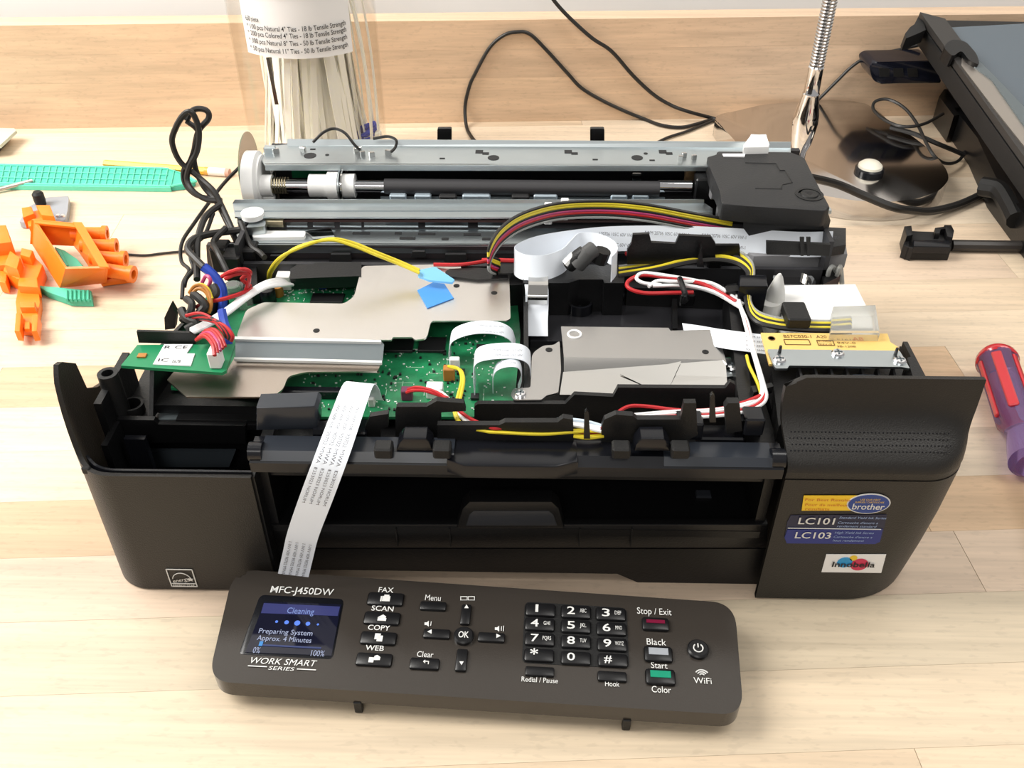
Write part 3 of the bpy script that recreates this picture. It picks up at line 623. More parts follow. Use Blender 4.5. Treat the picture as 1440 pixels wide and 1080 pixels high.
# --- ribbon cables
def ribbon(path, wv, name='ribbon_cable', par=pr, m_=RIB, label=None): return part(MB().strip(path, wv, .0003), name, m_, par, label)
def prin(rb, frames, txt, h, m_=INK):
    q = MB()
    for org, xd, yd, L_ in frames: q.text(txt, org, xd, yd, h, L_)
    part(q, 'ribbon_print', m_, rb)
r1 = ribbon([Z(634, 505, .088), Z(633, 484, .096), Z(640, 470, .102), Z(668, 461, .106), Z(700, 462, .105), Z(718, 471, .1), Z(724, 486, .093)], V((0, .011, 0)))
prin(r1, [(Z(690, 466 - 8 * i, .1068), V((1, -.05, -.05)), V((0, 1, 0)), .013) for i in range(2)], 'AWM 20706 105C 60V', .0017, INKG)
r2 = ribbon([Z(669, 545, .088), Z(667, 520, .098), Z(670, 502, .104), Z(690, 495, .1075), Z(725, 494, .1065), Z(743, 502, .102), Z(746, 520, .094)], V((0, .0125, 0)))
prin(r2, [(Z(714, 499 - 7 * i, .1083), V((1, 0, -.03)), V((0, 1, 0)), .014) for i in range(2)], 'AWM 20706 105C 60V', .0017, INKG)
r3 = ribbon([Z(694, 548, .088), Z(694, 528, .098), Z(700, 516, .1045), Z(716, 511, .1065), Z(730, 514, .104), Z(733, 530, .096), Z(728, 546, .09)], V((0, .006, 0)))
prin(r3, [(Z(712, 510, .1075), V((1, 0, 0)), V((0, 1, 0)), .009)], 'AWM 20706', .0015, INKG)
# long ribbon from the board down to the loose panel
fa, fb = [], []
for (lu, lv, ru, rv, z) in ((507, 562, 538, 563, .089), (497, 543, 532, 546, .0985), (484, 539, 525, 543, .102), (468, 575, 512, 579, .1015), (446, 632, 492, 639, .0975)):
    fa.append(Z(lu, lv, z)); fb.append(Z(ru, rv, z))
for (lu, lv, ru, rv, y) in ((424, 690, 470, 698, -.0085), (405, 745, 449, 752, -.0115), (398, 775, 441, 782, -.012), (391, 806, 434, 811, -.0125)):
    fa.append(Y(lu, lv, y)); fb.append(Y(ru, rv, y))
mid = [(a + c) / 2 for a, c in zip(fa, fb)]; wv = [c - a for a, c in zip(fa, fb)]
r4 = ribbon(mid, wv, 'ribbon_cable', pr, RIB, 'pale blue-white ribbon running to the loose panel')
q = MB()
fp = cr(mid, 5); fw = cr(wv, 5); dl = [0.]
for i in range(1, len(fp)): dl.append(dl[-1] + (fp[i] - fp[i - 1]).length)
def on_ribbon(s_, off):
    i = 0
    while i < len(dl) - 2 and dl[i + 1] < s_: i += 1
    t = (s_ - dl[i]) / (dl[i + 1] - dl[i]); p = fp[i].lerp(fp[i + 1], t); wq = fw[i].lerp(fw[i + 1], t); nn = (fp[i + 1] - fp[i]).cross(wq).normalized()
    if nn.dot(CAM - p) < 0: nn = -nn
    return p + wq.normalized() * off + nn * .0013
def rtext(t_, s0, L_, off, h): q.text(t_, (0, 0, 0), (1, 0, 0), (0, 1, 0), h, L_, 'LEFT', fn=lambda a_, b_: on_ribbon(s0 + a_, off + b_))
send = dl[-1]
for off in (-.0047, -.0016, .0015, .0045):
    rtext('1-WV V09 308', .030, .017, off, .0014); rtext('90702 MWA', .049, .015, off, .0018); rtext('E253023 NORUM', .066, .019, off, .0014); rtext('1-WV V09 90702 MWA', send - .024, .023, off, .0015)
part(q, 'ribbon_print', INKG, r4)['kind'] = 'stuff'
# short clear-tipped ribbon lying on the tray plate
ribbon([Z(754, 383, .104), Z(753, 392, .104), Z(755, 410, .101), Z(755, 430, .094), Z(754, 450, .089), Z(754, 473, .0855)], V((.0125, 0, 0)), 'ribbon_cable')
part(MB().strip([Z(757, 388, .1055), Z(757, 398, .105), Z(756, 416, .1015), Z(755, 428, .096)], V((.0105, 0, 0)), .0002), 'contact_strip', SHINY)
# white ribbon at the right of the card shield
r5 = ribbon([Z(962, 468, .0955), Z(990, 472, .0965), Z(1018, 477, .1010), Z(1048, 481, .1025), Z(1078, 485, .1030)], [V((0, .0165, 0))] * 5)
prin(r5, [(Z(1063, 474 + 6 * i, .1036), V((1, -.12, 0)), V((.1, 1, 0)), .010) for i in range(4)], 'AWM 20706', .0013)
# --- standing ribbon behind the deck
bz = .110
lr = ribbon([Z(u, v, bz) for u, v in ((1170, 343), (1130, 344), (1085, 342), (1020, 338), (950, 335), (860, 336), (800, 342), (755, 350), (730, 360), (724, 368), (738, 376), (765, 377), (790, 368), (803, 355), (815, 345), (840, 346), (862, 356), (868, 368), (860, 380))], V((0, .0055, .0130)))
q = MB()
for u in (790, 860, 935, 1015, 1085, 1145):
    v = 340 - 5 * math.exp(-((u - 905) / 70) ** 2)
    for t_ in (.0035, .0088):
        a = Z(u, v, bz); c = Z(u + 10, v - (1.0 if u < 860 else -.6), bz); q.text('- AWM 20706 105C 60V VW-1', a + V((0, (t_ - .0062) * .42 - .0009, t_ - .0055)), (c - a), V((0, .42, 1)), .0019, .026)
part(q, 'ribbon_print', INKG, lr)
part(MB().tube([Z(800, 373, .11), Z(815, 360, .117), Z(822, 355, .119)], .0042, 12, 0), 'ferrite', BLKM); part(MB().tube([Z(812, 373, .112), Z(828, 355, .120), Z(835, 350, .121)], .0045, 12, 0), 'ferrite', mat('ferrite_grey', (.07, .07, .07), .4))
part(MB().tube([Z(796, 371, .112), Z(808, 359, .117)], .0026, 10, 0), 'ferrite', WHITE)
part(MB().tube([Z(842, 368, .112), Z(848, 352, .119)], .0045, 10, 0), 'ferrite', BLKM)
# --- ink tubes in an arch, then down to the supply box
tc_ = 'kyykmrkc'
for i, c in enumerate(tc_):
    part(MB().tube([Z(u, v, z) - V((0, .0002, .0013)) * i for u, v, z in ((1030, 310, .119), (970, 299, .124), (910, 288, .128), (850, 283, .1285), (785, 286, .1285), (735, 300, .128), (705, 320, .126), (690, 342, .122), (688, 358, .116), (702, 366, .108))], .0009, 7), 'ink_tube', WIRE[c], pr)
for u, v in ((771, 300), (794, 294)): part(MB().box(Z(u, v, .121), (.0045, .003, .013), bev=.0005), 'tube_tie', WHITE)
tc2 = 'cykyk'
for i, c in enumerate(tc2):
    d = i * 3.
    part(MB().tube([Z(870, 376 + d, .104), Z(920, 368 + d, .106), Z(965, 353 + d * 1.4, .110), Z(1005, 346 + d * 1.6, .112), Z(1035, 352 + d * 1.5, .112), Z(1056 - d * .4, 370 + d, .111), Z(1058 - d * .6, 395, .109), Z(1053 - d * .3, 420 + d * .2, .107), Z(1063 - d * .2, 438 + d, .107), Z(1090, 448 + d, .107), Z(1130, 452 + d, .107), Z(1165, 453 + d, .107), Z(1195, 452 + d, .106)], .0013, 7), 'ink_tube', WIRE[c], pr)
part(MB().prism(zp([(1040, 386), (1078, 386), (1080, 402), (1040, 402)], .114), (0, 0, -.02), .0008), 'tube_clamp', BLKG)
part(MB().box(Z(1119, 443, .111), (.0115, .016, .006), bev=.0008), 'tube_clamp', BLKM)
for i in range(2): part(MB().tube([Z(1162 + 12 * i, 398, .09), Z(1166 + 13 * i, 380, .1), Z(1172 + 10 * i, 376, .1), Z(1184, 395 + i * 4, .09)], .0014, 7), 'drain_tube', WIRE['c'], pr)
wire([(678, 366, .1), (700, 366, .101), (730, 367, .101)], 'r', .0013); wire([(880, 357, .1), (895, 356, .102), (915, 357, .101)], 'r', .0014); wire([(610, 372, .102), (650, 372, .103), (690, 366, .103)], 'r', .0011)
# --- supply box, yellow board and its steel strip
part(MB().prism(zp([(1098, 400), (1204, 398), (1219, 428), (1224, 470), (1108, 470)], .1), (0, 0, -.028), .0015), 'supply_box', WHITE)
m = MB(); m.lathe([(.0065, 0), (.0045, .011), (.002, .019), (.0008, .021)], Z(1087, 432, .094), n=16); m.lathe([(.008, -.01), (.006, .006)], Z(1080, 436, .094), n=16); part(m, 'filler_cone', mat('translucent_nylon', (.62, .62, .60), .4, sss=.3))
ct = part(MB().prism(zp([(1172, 430), (1232, 428), (1238, 468), (1168, 468)], .112), (0, 0, -.014), .001), 'clear_cover', CLEARP)
yb = zplate([(1070, 468), (1248, 469), (1252, 481), (1263, 488), (1268, 512), (1082, 512)], .107, .0013, 'film_board', mat('amber_film', (.78, .52, .16), .35), pr, 0, 'amber flexible board with printed marks')
m = MB(); m.text('B57C030-1  A20', Z(1132, 473, .1072), (1, 0, 0), (0, 1, 0), .0024, .021)
def frame(c_, sx, sy, t=.0003):
    for a in (-1, 1): m.box(c_ + V((a * sx / 2, 0, 0)), (t, sy, .0002)); m.box(c_ + V((0, a * sy / 2, 0)), (sx, t, .0002))
frame(Z(1121, 481, .1072), .0122, .0042); frame(Z(1161, 482, .1072), .0078, .0042)
m.text('E123456', Z(1160, 480, .1072), (1, 0, 0), (0, 1, 0), .0012, .006); m.text('94V-0', Z(1161, 484, .1072), (1, 0, 0), (0, 1, 0), .0012, .006)
for i, t in enumerate(('E1614', '94V-0', '3B-1208')): m.text(t, Z(1190, 477 + 5 * i, .1072), (1, 0, 0), (0, 1, 0), .0015, .009)
m.lathe([(.0018, 0), (.0018, .0002), (.0014, .0002), (.0014, 0)], Z(1085, 476, .1070), n=16)
part(m, 'board_print', mat('brown_ink', (.12, .06, .02), .6), yb)
part(MB().text('AB', Z(1206, 476, .1073), (1, 0, 0), (0, 1, 0), .0034, .0055, bold=.02), 'board_stamp', ORT, yb)
stp = zplate(arcpix([(1079, 491), (1265, 493), (1279, 517), (1279, 518), (1268, 516), (1109, 514), (1108, 518), (1091, 518), (1087, 512)], 2, 2), .1085, .0012, 'clamp_strip', STEEL)
for u, v in ((1096, 507), (1178, 498), (1265, 508)): screw(Z(u, v, .1085), .0031, stp)
for u, v in ((1096, 496), (1259, 499)): part(MB().lathe([(.0009, 0), (.0007, .004)], Z(u, v, .1085), n=8), 'locating_pin', BLK, stp)
# --- black ribbed cradle under the strip
cr_ = zplate([(1090, 512), (1290, 512), (1300, 545), (1110, 560)], .097, .02, 'ink_cradle', BLKM)
for i in range(8):
    u = 1122 + i * 22; part(MB().prism([Z(u, 514, .106), Z(u + 3, 514, .106), Z(u + 11, 545, .100), Z(u + 7, 545, .100)], (0, 0, -.006)), 'cradle_rib', CARR, cr_)
part(MB().prism(zp([(1276, 503), (1286, 500), (1298, 534), (1300, 545), (1288, 545)], .108), (0, 0, -.02)), 'cradle_arm', BLK, cr_)
part(MB().box(Z(1215, 533, .104), (.011, .004, .003), bev=.0005), 'cradle_latch', mat('bar_gloss', (0, 0, 0)), cr_)
part(MB().prism(zp([(1085, 520), (1120, 520), (1128, 560), (1095, 600)], .1), (0, 0, -.03)), 'cradle_side', BLKM, cr_)
m = MB(); m.span(.121, .168, .03, .12, .003, .078); m.span(.168, .198, .03, .09, .003, .07); m.span(.16, .183, .09, .150, .003, .072); part(m, 'right_chassis', BLK)
# ================================================================== rear carriage mechanism
def tubeX(u0, u1, v, z, r, name, m_, n=18, prof=None):
    a = Z(u0, v, z); c = Z(u1, v, z); c.y = a.y; c.z = a.z
    return part(MB().lathe(prof or [(r, 0), (r, (c - a).length)], a, c - a, n), name, m_)
RZ = .130
# rear frame walls that carry the rails
m = MB(); m.span(-.155, .172, .243, .247, .074, .128); m.span(-.155, .172, .150, .153, .074, .1); m.span(.1695, .172, .15, .247, .074, .118); m.span(-.158, -.1555, .15, .247, .074, .112)
m.span(-.152, .165, .153, .243, .079, .094); part(m, 'mechanism_frame', mat('dark_steel', (.05, .05, .055), .45, .6))  # frame in one plain dark steel colour
# back rail: folded channel
r_ = zplate([(383, 205), (404, 203), (1112, 207), (1112, 232), (1010, 234), (1005, 233), (372, 232), (366, 222)], RZ, .001, 'back_rail', STEEL)
part(MB().prism([Z(404, 205, RZ), Z(1112, 208, RZ), Z(1112, 200, RZ + .003), Z(404, 196, RZ + .003)], (0, .0008, .0)), 'rail_flange', STEEL, r_)
part(MB().prism([Z(372, 231, RZ), Z(1005, 232, RZ), Z(1005, 232, RZ) + V((0, 0, -.004)), Z(372, 231, RZ) + V((0, 0, -.004))], (0, .0008, 0)), 'rail_flange', STEEL, r_)
HOLE = mat('hole_shade', (.012, .012, .013), .6)  # flat dark pieces painting the shade inside holes, slots and windows
for u, v, rr in ((436, 219, .0038), (694, 222, .0035), (896, 222, .0035), (460, 218, .0012), (908, 216, .0013)): part(MB().lathe([(rr, 0), (rr, .0002)], Z(u, v, RZ), n=16), 'rail_hole', HOLE, r_)
for u in (678, 803, 936): part(MB().box(Z(u - 4, 213.5, RZ), (.0046, .0042, .0005)).box(Z(u + 5, 216, RZ), (.004, .0028, .0005)), 'rail_slot', HOLE, r_)
for u, v in ((622, 223), (837, 224.5), (917, 225.5), (440, 210)): part(MB().box(Z(u, v, RZ), (.0032, .0014, .0005)), 'rail_slot', HOLE, r_)
for u, v, s_ in ((426, 211, .004), (503, 211, .005), (510, 217, .003), (523, 218, .0035), (546, 215, .004), (957, 223, .003), (976, 222, .003), (962, 219, .003), (388, 213, .004)):
    part(MB().box(Z(u, v, RZ + .001), (s_, .002, .004), rz=random.uniform(-.6, .6), bev=.0003), 'spring_clip', SHINY, r_)
# encoder disc and the white feed gear on the left end
part(MB().lathe([(.0225, 0), (.0225, .0006), (.004, .0006)], Z(350, 238, .119), (1, 0, 0), 36), 'encoder_disc', mat('smoky_film', (.42, .38, .34), .15, trans=.75, ior=1.1))
part(MB().lathe([(.0165, -.0045), (.0178, -.004), (.0178, .003), (.0155, .0045), (.0155, .0055), (.008, .006)], Z(359, 254, .117), (1, 0, 0), 40), 'feed_gear', WHITE)
part(MB().box(Z(380, 212, .131), (.007, .004, .006), bev=.0006), 'shaft_bracket', STEEL); part(MB().box(Z(372, 278, .110), (.013, .004, .003), bev=.0008), 'gear_clip', WHITE)
SZh = .117; sv = 261
tubeX(364, 384, sv, SZh, .0066, 'bushing', WHITE)
m = MB(); a = Z(383, sv, SZh)
m.tube([a + V((.00022 * i, .0048 * math.cos(i * .9), .0048 * math.sin(i * .9))) for i in range(44)], .0005, 5, 0); part(m, 'coil_spring', mat('spring_brass', (.38, .33, .22), .3, .9))
tubeX(384, 542, sv, SZh, .0038, 'feed_shaft', CHROME, 20)
tubeX(436, 464, sv, SZh, .0069, 'sleeve', WHITE, 22); tubeX(462, 477, sv, SZh, .0084, 'sleeve_collar', WHITE, 24); tubeX(484, 500, sv, SZh, .0072, 'sleeve', WHITE, 22)
tubeX(478, 480, sv, SZh, .0092, 'washer', STEEL, 24); tubeX(482, 484, sv, SZh, .0092, 'washer', SHINY, 24)
tubeX(541, 926, sv + 1, SZh, .0046, 'feed_roller', mat('roller_rubber', (.035, .034, .037), .5), 20); tubeX(925, 972, sv + 1, SZh, .0037, 'feed_shaft', CHROME, 20)
part(MB().box(Z(895, 249, .118), (.007, .003, .005), bev=.001), 'spring_clip', SHINY); part(MB().box(Z(970, 247, .119), (.0065, .004, .008), bev=.0006), 'brass_bracket', mat('bronze', (.45, .30, .16), .35, .9))
part(MB().box(Z(440, 241, .112), (.026, .004, .007)), 'sensor_board', PCBW)
part(MB().box(Z(486, 238, .118), (.003, .003, .01)), 'spring_clip', SHINY)
m = MB(); m.span(-.125, .14, .224, .232, .094, .106); part(m, 'dark_guide', mat('dark_steel', (0, 0, 0)))
# comb of pale blue star-wheel holders
PB = mat('pale_blue_steel', (.42, .50, .56), .45, .6)
cb = part(MB().prism(zp([(535, 276), (935, 277), (935, 287), (535, 286)], .110), (0, 0, -.002)), 'comb_base', PB)
for u in (560, 595, 662, 678, 762, 772, 870, 900): part(MB().box(Z(u, 279, .112), (.010, .004, .006), bev=.0008), 'comb_holder', PB, cb)
for u in (630, 732): part(MB().box(Z(u, 280, .1125), (.0105, .004, .006), bev=.0008), 'comb_gap', HOLE, cb)
# front carriage rail (second) and its toothed strip
r2_ = zplate([(327, 285), (990, 285), (1002, 293), (1002, 306), (330, 305)], .114, .001, 'front_rail', STEEL)
part(MB().prism([Z(327, 286, .114), Z(990, 286, .114), Z(990, 281, .116), Z(330, 281, .116)], (0, .0008, 0)), 'rail_flange', STEEL, r2_)
part(MB().prism([Z(330, 296, .1145), Z(1000, 296, .1145), Z(1002, 306, .112), Z(332, 305, .112)], (0, 0, -.0006)), 'rail_step', DULL, r2_)
part(MB().prism(zp([(375, 306), (1000, 307), (1000, 310), (375, 309)], .110), (0, 0, -.0015)), 'belt', mat('belt_rubber', (.06, .025, .022), .6))
bm_ = tubeX(375, 400, 312, .1085, .0032, 'coil_spring', mat('spring_brass', (0, 0, 0)))
part(MB().prism(zp(arcpix([(333, 305), (372, 301), (374, 318), (350, 320), (334, 318)], 5), .112), (0, 0, -.005)), 'pulley_holder', STEEL)
part(MB().lathe([(.0066, 0), (.0066, .003), (.005, .0034)], Z(356, 305, .113), n=20), 'belt_pulley', WHITE)
for u0, u1 in ((403, 432), (440, 470), (478, 508), (512, 588), (598, 658), (672, 710)): part(MB().prism(zp([(u0, 309), (u1, 309.5), (u1, 317.5), (u0, 317)], .107), (0, 0, -.001)), 'platen_segment', STEEL)
# third rail with punched slots
r3_ = zplate([(332, 322), (1000, 321), (1006, 344), (332, 344)], .105, .001, 'lower_rail', STEEL)
part(MB().prism([Z(300, 343, .105), Z(1005, 344, .105), Z(1005, 344, .105) + V((0, 0, -.006)), Z(300, 343, .105) + V((0, 0, -.006))], (0, .0008, 0)), 'rail_flange', STEEL, r3_)
for u, v, ww in ((508, 328, .010), (560, 328, .004), (600, 329, .010), (664, 330, .010), (573, 335, .009), (626, 336, .004), (684, 336, .005), (446, 326, .006)): part(MB().box(Z(u, v, .1052), (ww, .0022, .0005)), 'rail_slot', HOLE, r3_)
part(MB().prism(zp(arcpix([(355, 324), (430, 325), (428, 333), (355, 334)], 3), .107), (0, 0, -.002)), 'slider', WHITE)
part(MB().prism(zp([(430, 325), (465, 321), (470, 331), (440, 333)], .107), (0, 0, -.0015)), 'wiper_blade', SHINY)
# front edge of the mechanism: dark wall with window cut-outs
part(MB().prism([Z(290, 345, .104), Z(740, 347, .104), Z(740, 350, .099), Z(740, 378, .086), Z(292, 378, .086)], (0, .004, 0)), 'front_wall', mat('dark_wall_steel', (.10, .085, .09), .4, .5))
for u0, v0, u1, v1 in ((465, 358, 492, 368), (580, 354, 597, 362), (626, 358, 655, 372), (380, 360, 400, 374)): part(MB().prism(yp([(u0, v0), (u1, v0), (u1 + 2, v1), (u0 - 2, v1)], Z(520, 355, .1).y - .003), (0, .002, 0)), 'wall_window', HOLE)
for u, v in ((312, 360), (330, 372), (352, 362)): part(MB().box(Z(u, v, .098), (.010, .012, .016), bev=.001), 'corner_block', BLK)
# black blocks in front of the long ribbon
for pix, y in (([(882, 352), (888, 342), (890, 330), (913, 329), (916, 341), (950, 343), (955, 331), (1000, 333), (1006, 342), (1006, 368), (882, 372)], .142), ([(1006, 345), (1040, 345), (1042, 375), (1006, 372)], .143)): part(MB().prism(yp(pix, y), (0, .002, 0)), 'ribbon_guide', BLK)
for u, v in ((985, 344), (1020, 362), (1003, 372), (935, 375)): part(MB().box(Z(u, v, .1), (.008, .008, .014), bev=.001), 'corner_block', BLK)
part(MB().prism(yp([(980, 375), (986, 346), (990, 376)], .135), (0, .002, 0)), 'cable_hook', BLK)
# rear paper-feed tabs behind the back rail
for u in (625, 840):
    part(MB().prism(yp(arcpix([(u - 10, 200), (u - 10, 181), (u + 10, 181), (u + 10, 200)], 2, 2), .252), (0, .003, 0)), 'feed_tab', BLK)
# leads on the back rail
part(MB().tube([Z(440, 200, .138), Z(455, 186, .142), Z(470, 181, .143), Z(485, 187, .142), Z(498, 203, .136), Z(506, 211, .132)], .0009, 7), 'wire', WIRE['k']); part(MB().tube([Z(525, 195, .137), Z(545, 192, .139), Z(557, 197, .138), Z(556, 207, .134), Z(550, 214, .132)], .0009, 7), 'wire', WIRE['k'])
# carriage
cz = .1335
ca = part(MB().prism(zp(arcpix([(994, 219), (1008, 220), (1008, 212), (1112, 213), (1130, 220), (1142, 245), (1158, 276), (1168, 290), (1160, 296), (1052, 290), (1015, 286), (1012, 268), (1000, 240)], 3, 2), cz), (0, 0, -.010), .0012), 'carriage', CARR)
part(MB().prism(zp([(1020, 225), (1120, 222), (1150, 284), (1030, 280)], cz - .009), (0, 0, -.016)), 'carriage_body', BLK, ca)
m = MB(); m.prism([Z(1050, 290, cz - .0005), Z(1162, 292, cz - .0005), Z(1168, 310, .121), Z(1122, 316, .119), Z(1060, 317, .119), Z(1048, 300, .125)], (0, 0, -.010)); part(m, 'carriage_nose', CARR, ca)
part(MB().prism(zp([(1016, 216), (1048, 216), (1047, 220), (1018, 219.5)], cz + .0006), (0, 0, -.0006)), 'carriage_label', PAPER, ca)
for pts in ([(1048, 229), (1091, 230)], [(1062, 265), (1100, 266)], [(1091, 230), (1097, 240), (1104, 240), (1114, 257), (1100, 260), (1098, 266)]): part(MB().tube([Z(u, v, cz) for u, v in pts], .0004, 5, 0), 'carriage_groove', BLKM, ca)
part(MB().lathe([(.0078, 0), (.0078, .0006), (.0060, .0006), (.0060, .0002), (.005, .0002), (.0046, .0009), (.002, .0009), (.001, .0004)], Z(1138, 274, cz - .0002), n=24), 'carriage_dial', BLKM, ca)
part(MB().box(Z(1132, 294, .1295), (.005, .0035, .001)), 'carriage_slot', PAPER, ca); part(MB().box(Z(1159, 296, .128), (.007, .004, .002)), 'carriage_tab', STEEL, ca)
part(MB().lathe([(.0035, 0), (.0035, .002), (.0015, .0024)], Z(1066, 294, .129), n=14), 'carriage_boss', BLKM, ca)
part(MB().box(Z(1005, 262, .120), (.006, .012, .012), bev=.0008), 'carriage_arm', mat('grey_nylon', (.22, .22, .23), .5), ca); part(MB().box(Z(1014, 290, .114), (.004, .006, .018), bev=.0008), 'carriage_arm', mat('grey_nylon', (0, 0, 0)), ca)
part(MB().box(Z(990, 262, .118), (.012, .010, .014), bev=.001), 'shaft_bearing', BLK)
part(MB().prism(zp([(1046, 202), (1053, 196), (1056, 188), (1068, 190), (1078, 188), (1082, 203), (1082, 206), (1046, 207)], .138), (0, 0, -.0075), .0006), 'rail_cap', WHITE)
# right end below the carriage
part(MB().prism(zp([(1148, 318), (1190, 320), (1190, 344), (1165, 348)], .112), (0, 0, -.006), .0006), 'end_block', CARR)
part(MB().prism(zp([(1050, 342), (1190, 345), (1192, 357), (1060, 360), (1052, 356)], .1045), (0, 0, -.009), .0006), 'end_plate', mat('grey_nylon', (0, 0, 0)))
part(MB().prism(yp([(1078, 340), (1168, 344), (1166, 360), (1078, 358)], .146), (0, .002, 0)), 'ribbon_clip', BLKM)
for u in (1128, 1137): part(MB().prism(yp([(u - 3, 334), (u + 3, 334), (u + 2, 360), (u - 2, 360)], .1435), (0, .001, 0)), 'ribbon_finger', BLKM)
part(MB().prism(zp([(1152, 358), (1176, 356), (1182, 388), (1158, 400)], .096), (0, 0, -.06)), 'end_post', BLK)
part(MB().prism(zp([(1078, 358), (1152, 358), (1148, 392), (1080, 392)], .085), (0, 0, -.004)), 'end_shelf', DULL)
part(MB().lathe([(.0115, 0), (.0115, .004), (.0095, .004), (.0095, .001)], Z(1115, 402, .094), n=26), 'gear_rim', SHINY)
# ================================================================== CONTROL PANEL
P0 = V((0, -.072, .0170)); PT = .03; PN = V((0, -PT, 1)).normalized()
def PL(u, v, h=0.): return onplane(u, v, P0 + PN * h, PN)
pxa = PL(1020, 1000) - PL(320, 962); px_ = (pxa - PN * pxa.dot(PN)).normalized(); py_ = PN.cross(px_)
cp = thing('control_panel', (PL(670, 900).x, PL(670, 900).y, 0), 'loose dark grey printer control panel with lit screen, keypad and buttons', 'control panel')
def pp(mb, name, m_, parent=None, label=None): return part(mb, name, m_, parent or cp, label)
outl = arcpix([(329, 800), (1033, 848), (1046, 1006), (292, 958)], 34, 12)
m = MB(); m.prism([PL(u, v) for u, v in outl], -PN * .0100, .0022, 4); body = pp(m, 'panel_body', PANELM)
cen = PL(670, 903)
m = MB(); m.box(cen - PN * .0105 + py_ * .006, (.200, .030, .005), M=Matrix((px_, py_, PN)).transposed()); pp(m, 'panel_underside', BLKM)
for u, v in ((500, 968), (884, 993), (530, 830), (900, 850)):
    q = PL(u, v); pp(MB().span(q.x - .0018, q.x + .0018, q.y - .0015, q.y + .0015, .0002, q.z - .009, .0004), 'peg', BLKM)
PM = Matrix((px_, py_, PN)).transposed()
def psz(u, v, wp, hp):
    return (PL(u + wp / 2, v) - PL(u - wp / 2, v)).length, (PL(u, v - hp / 2) - PL(u, v + hp / 2)).length
def key(u, v, wp, hp, h=.0016, name='button', m_=KEYM, par=None):
    sx, sy = psz(u, v, wp, hp); b_ = min(sx, sy) * .18
    return pp(MB().box(PL(u, v, h) - PN * (h / 2 + .0003), (sx, sy, h + .0006), bev=b_, seg=2, M=PM), name, m_, par)
def txt(mb, t, u, v, hp, wp, up_=0.0004, bold=.0, slant=0): sx, sy = psz(u, v, wp, hp); mb.text(t, PL(u, v, up_), px_, py_ + px_ * slant, sy, sx, bold=bold); return mb
# screen
scb = pp(MB().prism([PL(u, v, .0002) for u, v in arcpix([(366, 836), (484, 842), (468, 927), (335, 920)], 7, 3)], -PN * .0015, .0003), 'screen_bezel', BLKG)
SCR = mat('screen_glass', (.004, .004, .008), .06, emit=(.010, .012, .035), estr=.5)
scr = pp(MB().prism([PL(u, v, .0006) for u, v in ((372, 846), (480, 850), (466, 922), (345, 917))], -PN * .0005), 'screen', SCR, scb, 'lit colour screen showing a cleaning message')
SE = lambda n_, c, s_=1.: mat(n_, (.02, .02, .03), .3, emit=c, estr=s_)
pp(MB().prism([PL(u, v, .0007) for u, v in ((371, 848), (478, 853), (475, 866), (367, 862))], -PN * .0002), 'title_bar', SE('screen_title_blue', (.02, .03, .20), .8), scb)
m = MB(); txt(m, 'Cleaning', 423, 859, 8, 38, .0009); pp(m, 'screen_title', SE('screen_blue_text', (.30, .42, .85), .9), scb)
m = MB(); txt(m, 'Preparing System', 402, 888.5, 6.8, 76, .0009); txt(m, 'Approx. 4 Minutes', 400, 898.5, 6.8, 77, .0009); txt(m, '0%', 361, 914, 8, 10, .0009); txt(m, '100%', 447, 918.5, 8, 19, .0009)
pp(m, 'screen_message', SE('screen_white_text', (.55, .62, .85), .9), scb)
for u, v, rr in ((389, 874, 2), (403, 875, 3.2), (418, 876, 4.2), (433, 877, 3.2), (447, 878, 1.6)):
    q = PL(u, v, .0008); rd = psz(u, v, rr, rr)[0]; pp(MB().prism([q + (px_ * math.cos(R(30 * i)) + py_ * math.sin(R(30 * i))) * rd for i in range(12)], -PN * .0001), 'progress_dot', SE('screen_dot_blue', (.10, .25, .95), 1.2), scb)
q = psz(400, 909, 88, 2); pp(MB().box(PL(408, 909, .0008), (q[0], q[1], .0002), M=PM), 'progress_bar', SE('screen_bar_blue', (.03, .06, .22), .8), scb)
q = psz(367, 905, 5, 6); pp(MB().box(PL(367, 905, .0009), (q[0], q[1], .0002), M=PM), 'progress_mark', SE('screen_mark_blue', (.05, .35, .85), 1.), scb)
# printed names
m = MB(); txt(m, 'MFC-J450DW', 425, 830.5, 9, 89, bold=.006); pp(m, 'model_lettering', WINK, body)
m = MB(); txt(m, 'WORK SMART', 398, 930.5, 8.5, 94, slant=.2); txt(m, 'SERIES', 396, 940, 5, 36, slant=.2)
for u, v in ((362, 937), (431, 941.5)): s2 = psz(u, v, 27, 1.2); m.box(PL(u, v, .0004), (s2[0], s2[1], .0002), M=PM)
pp(m, 'series_lettering', WINK, body)
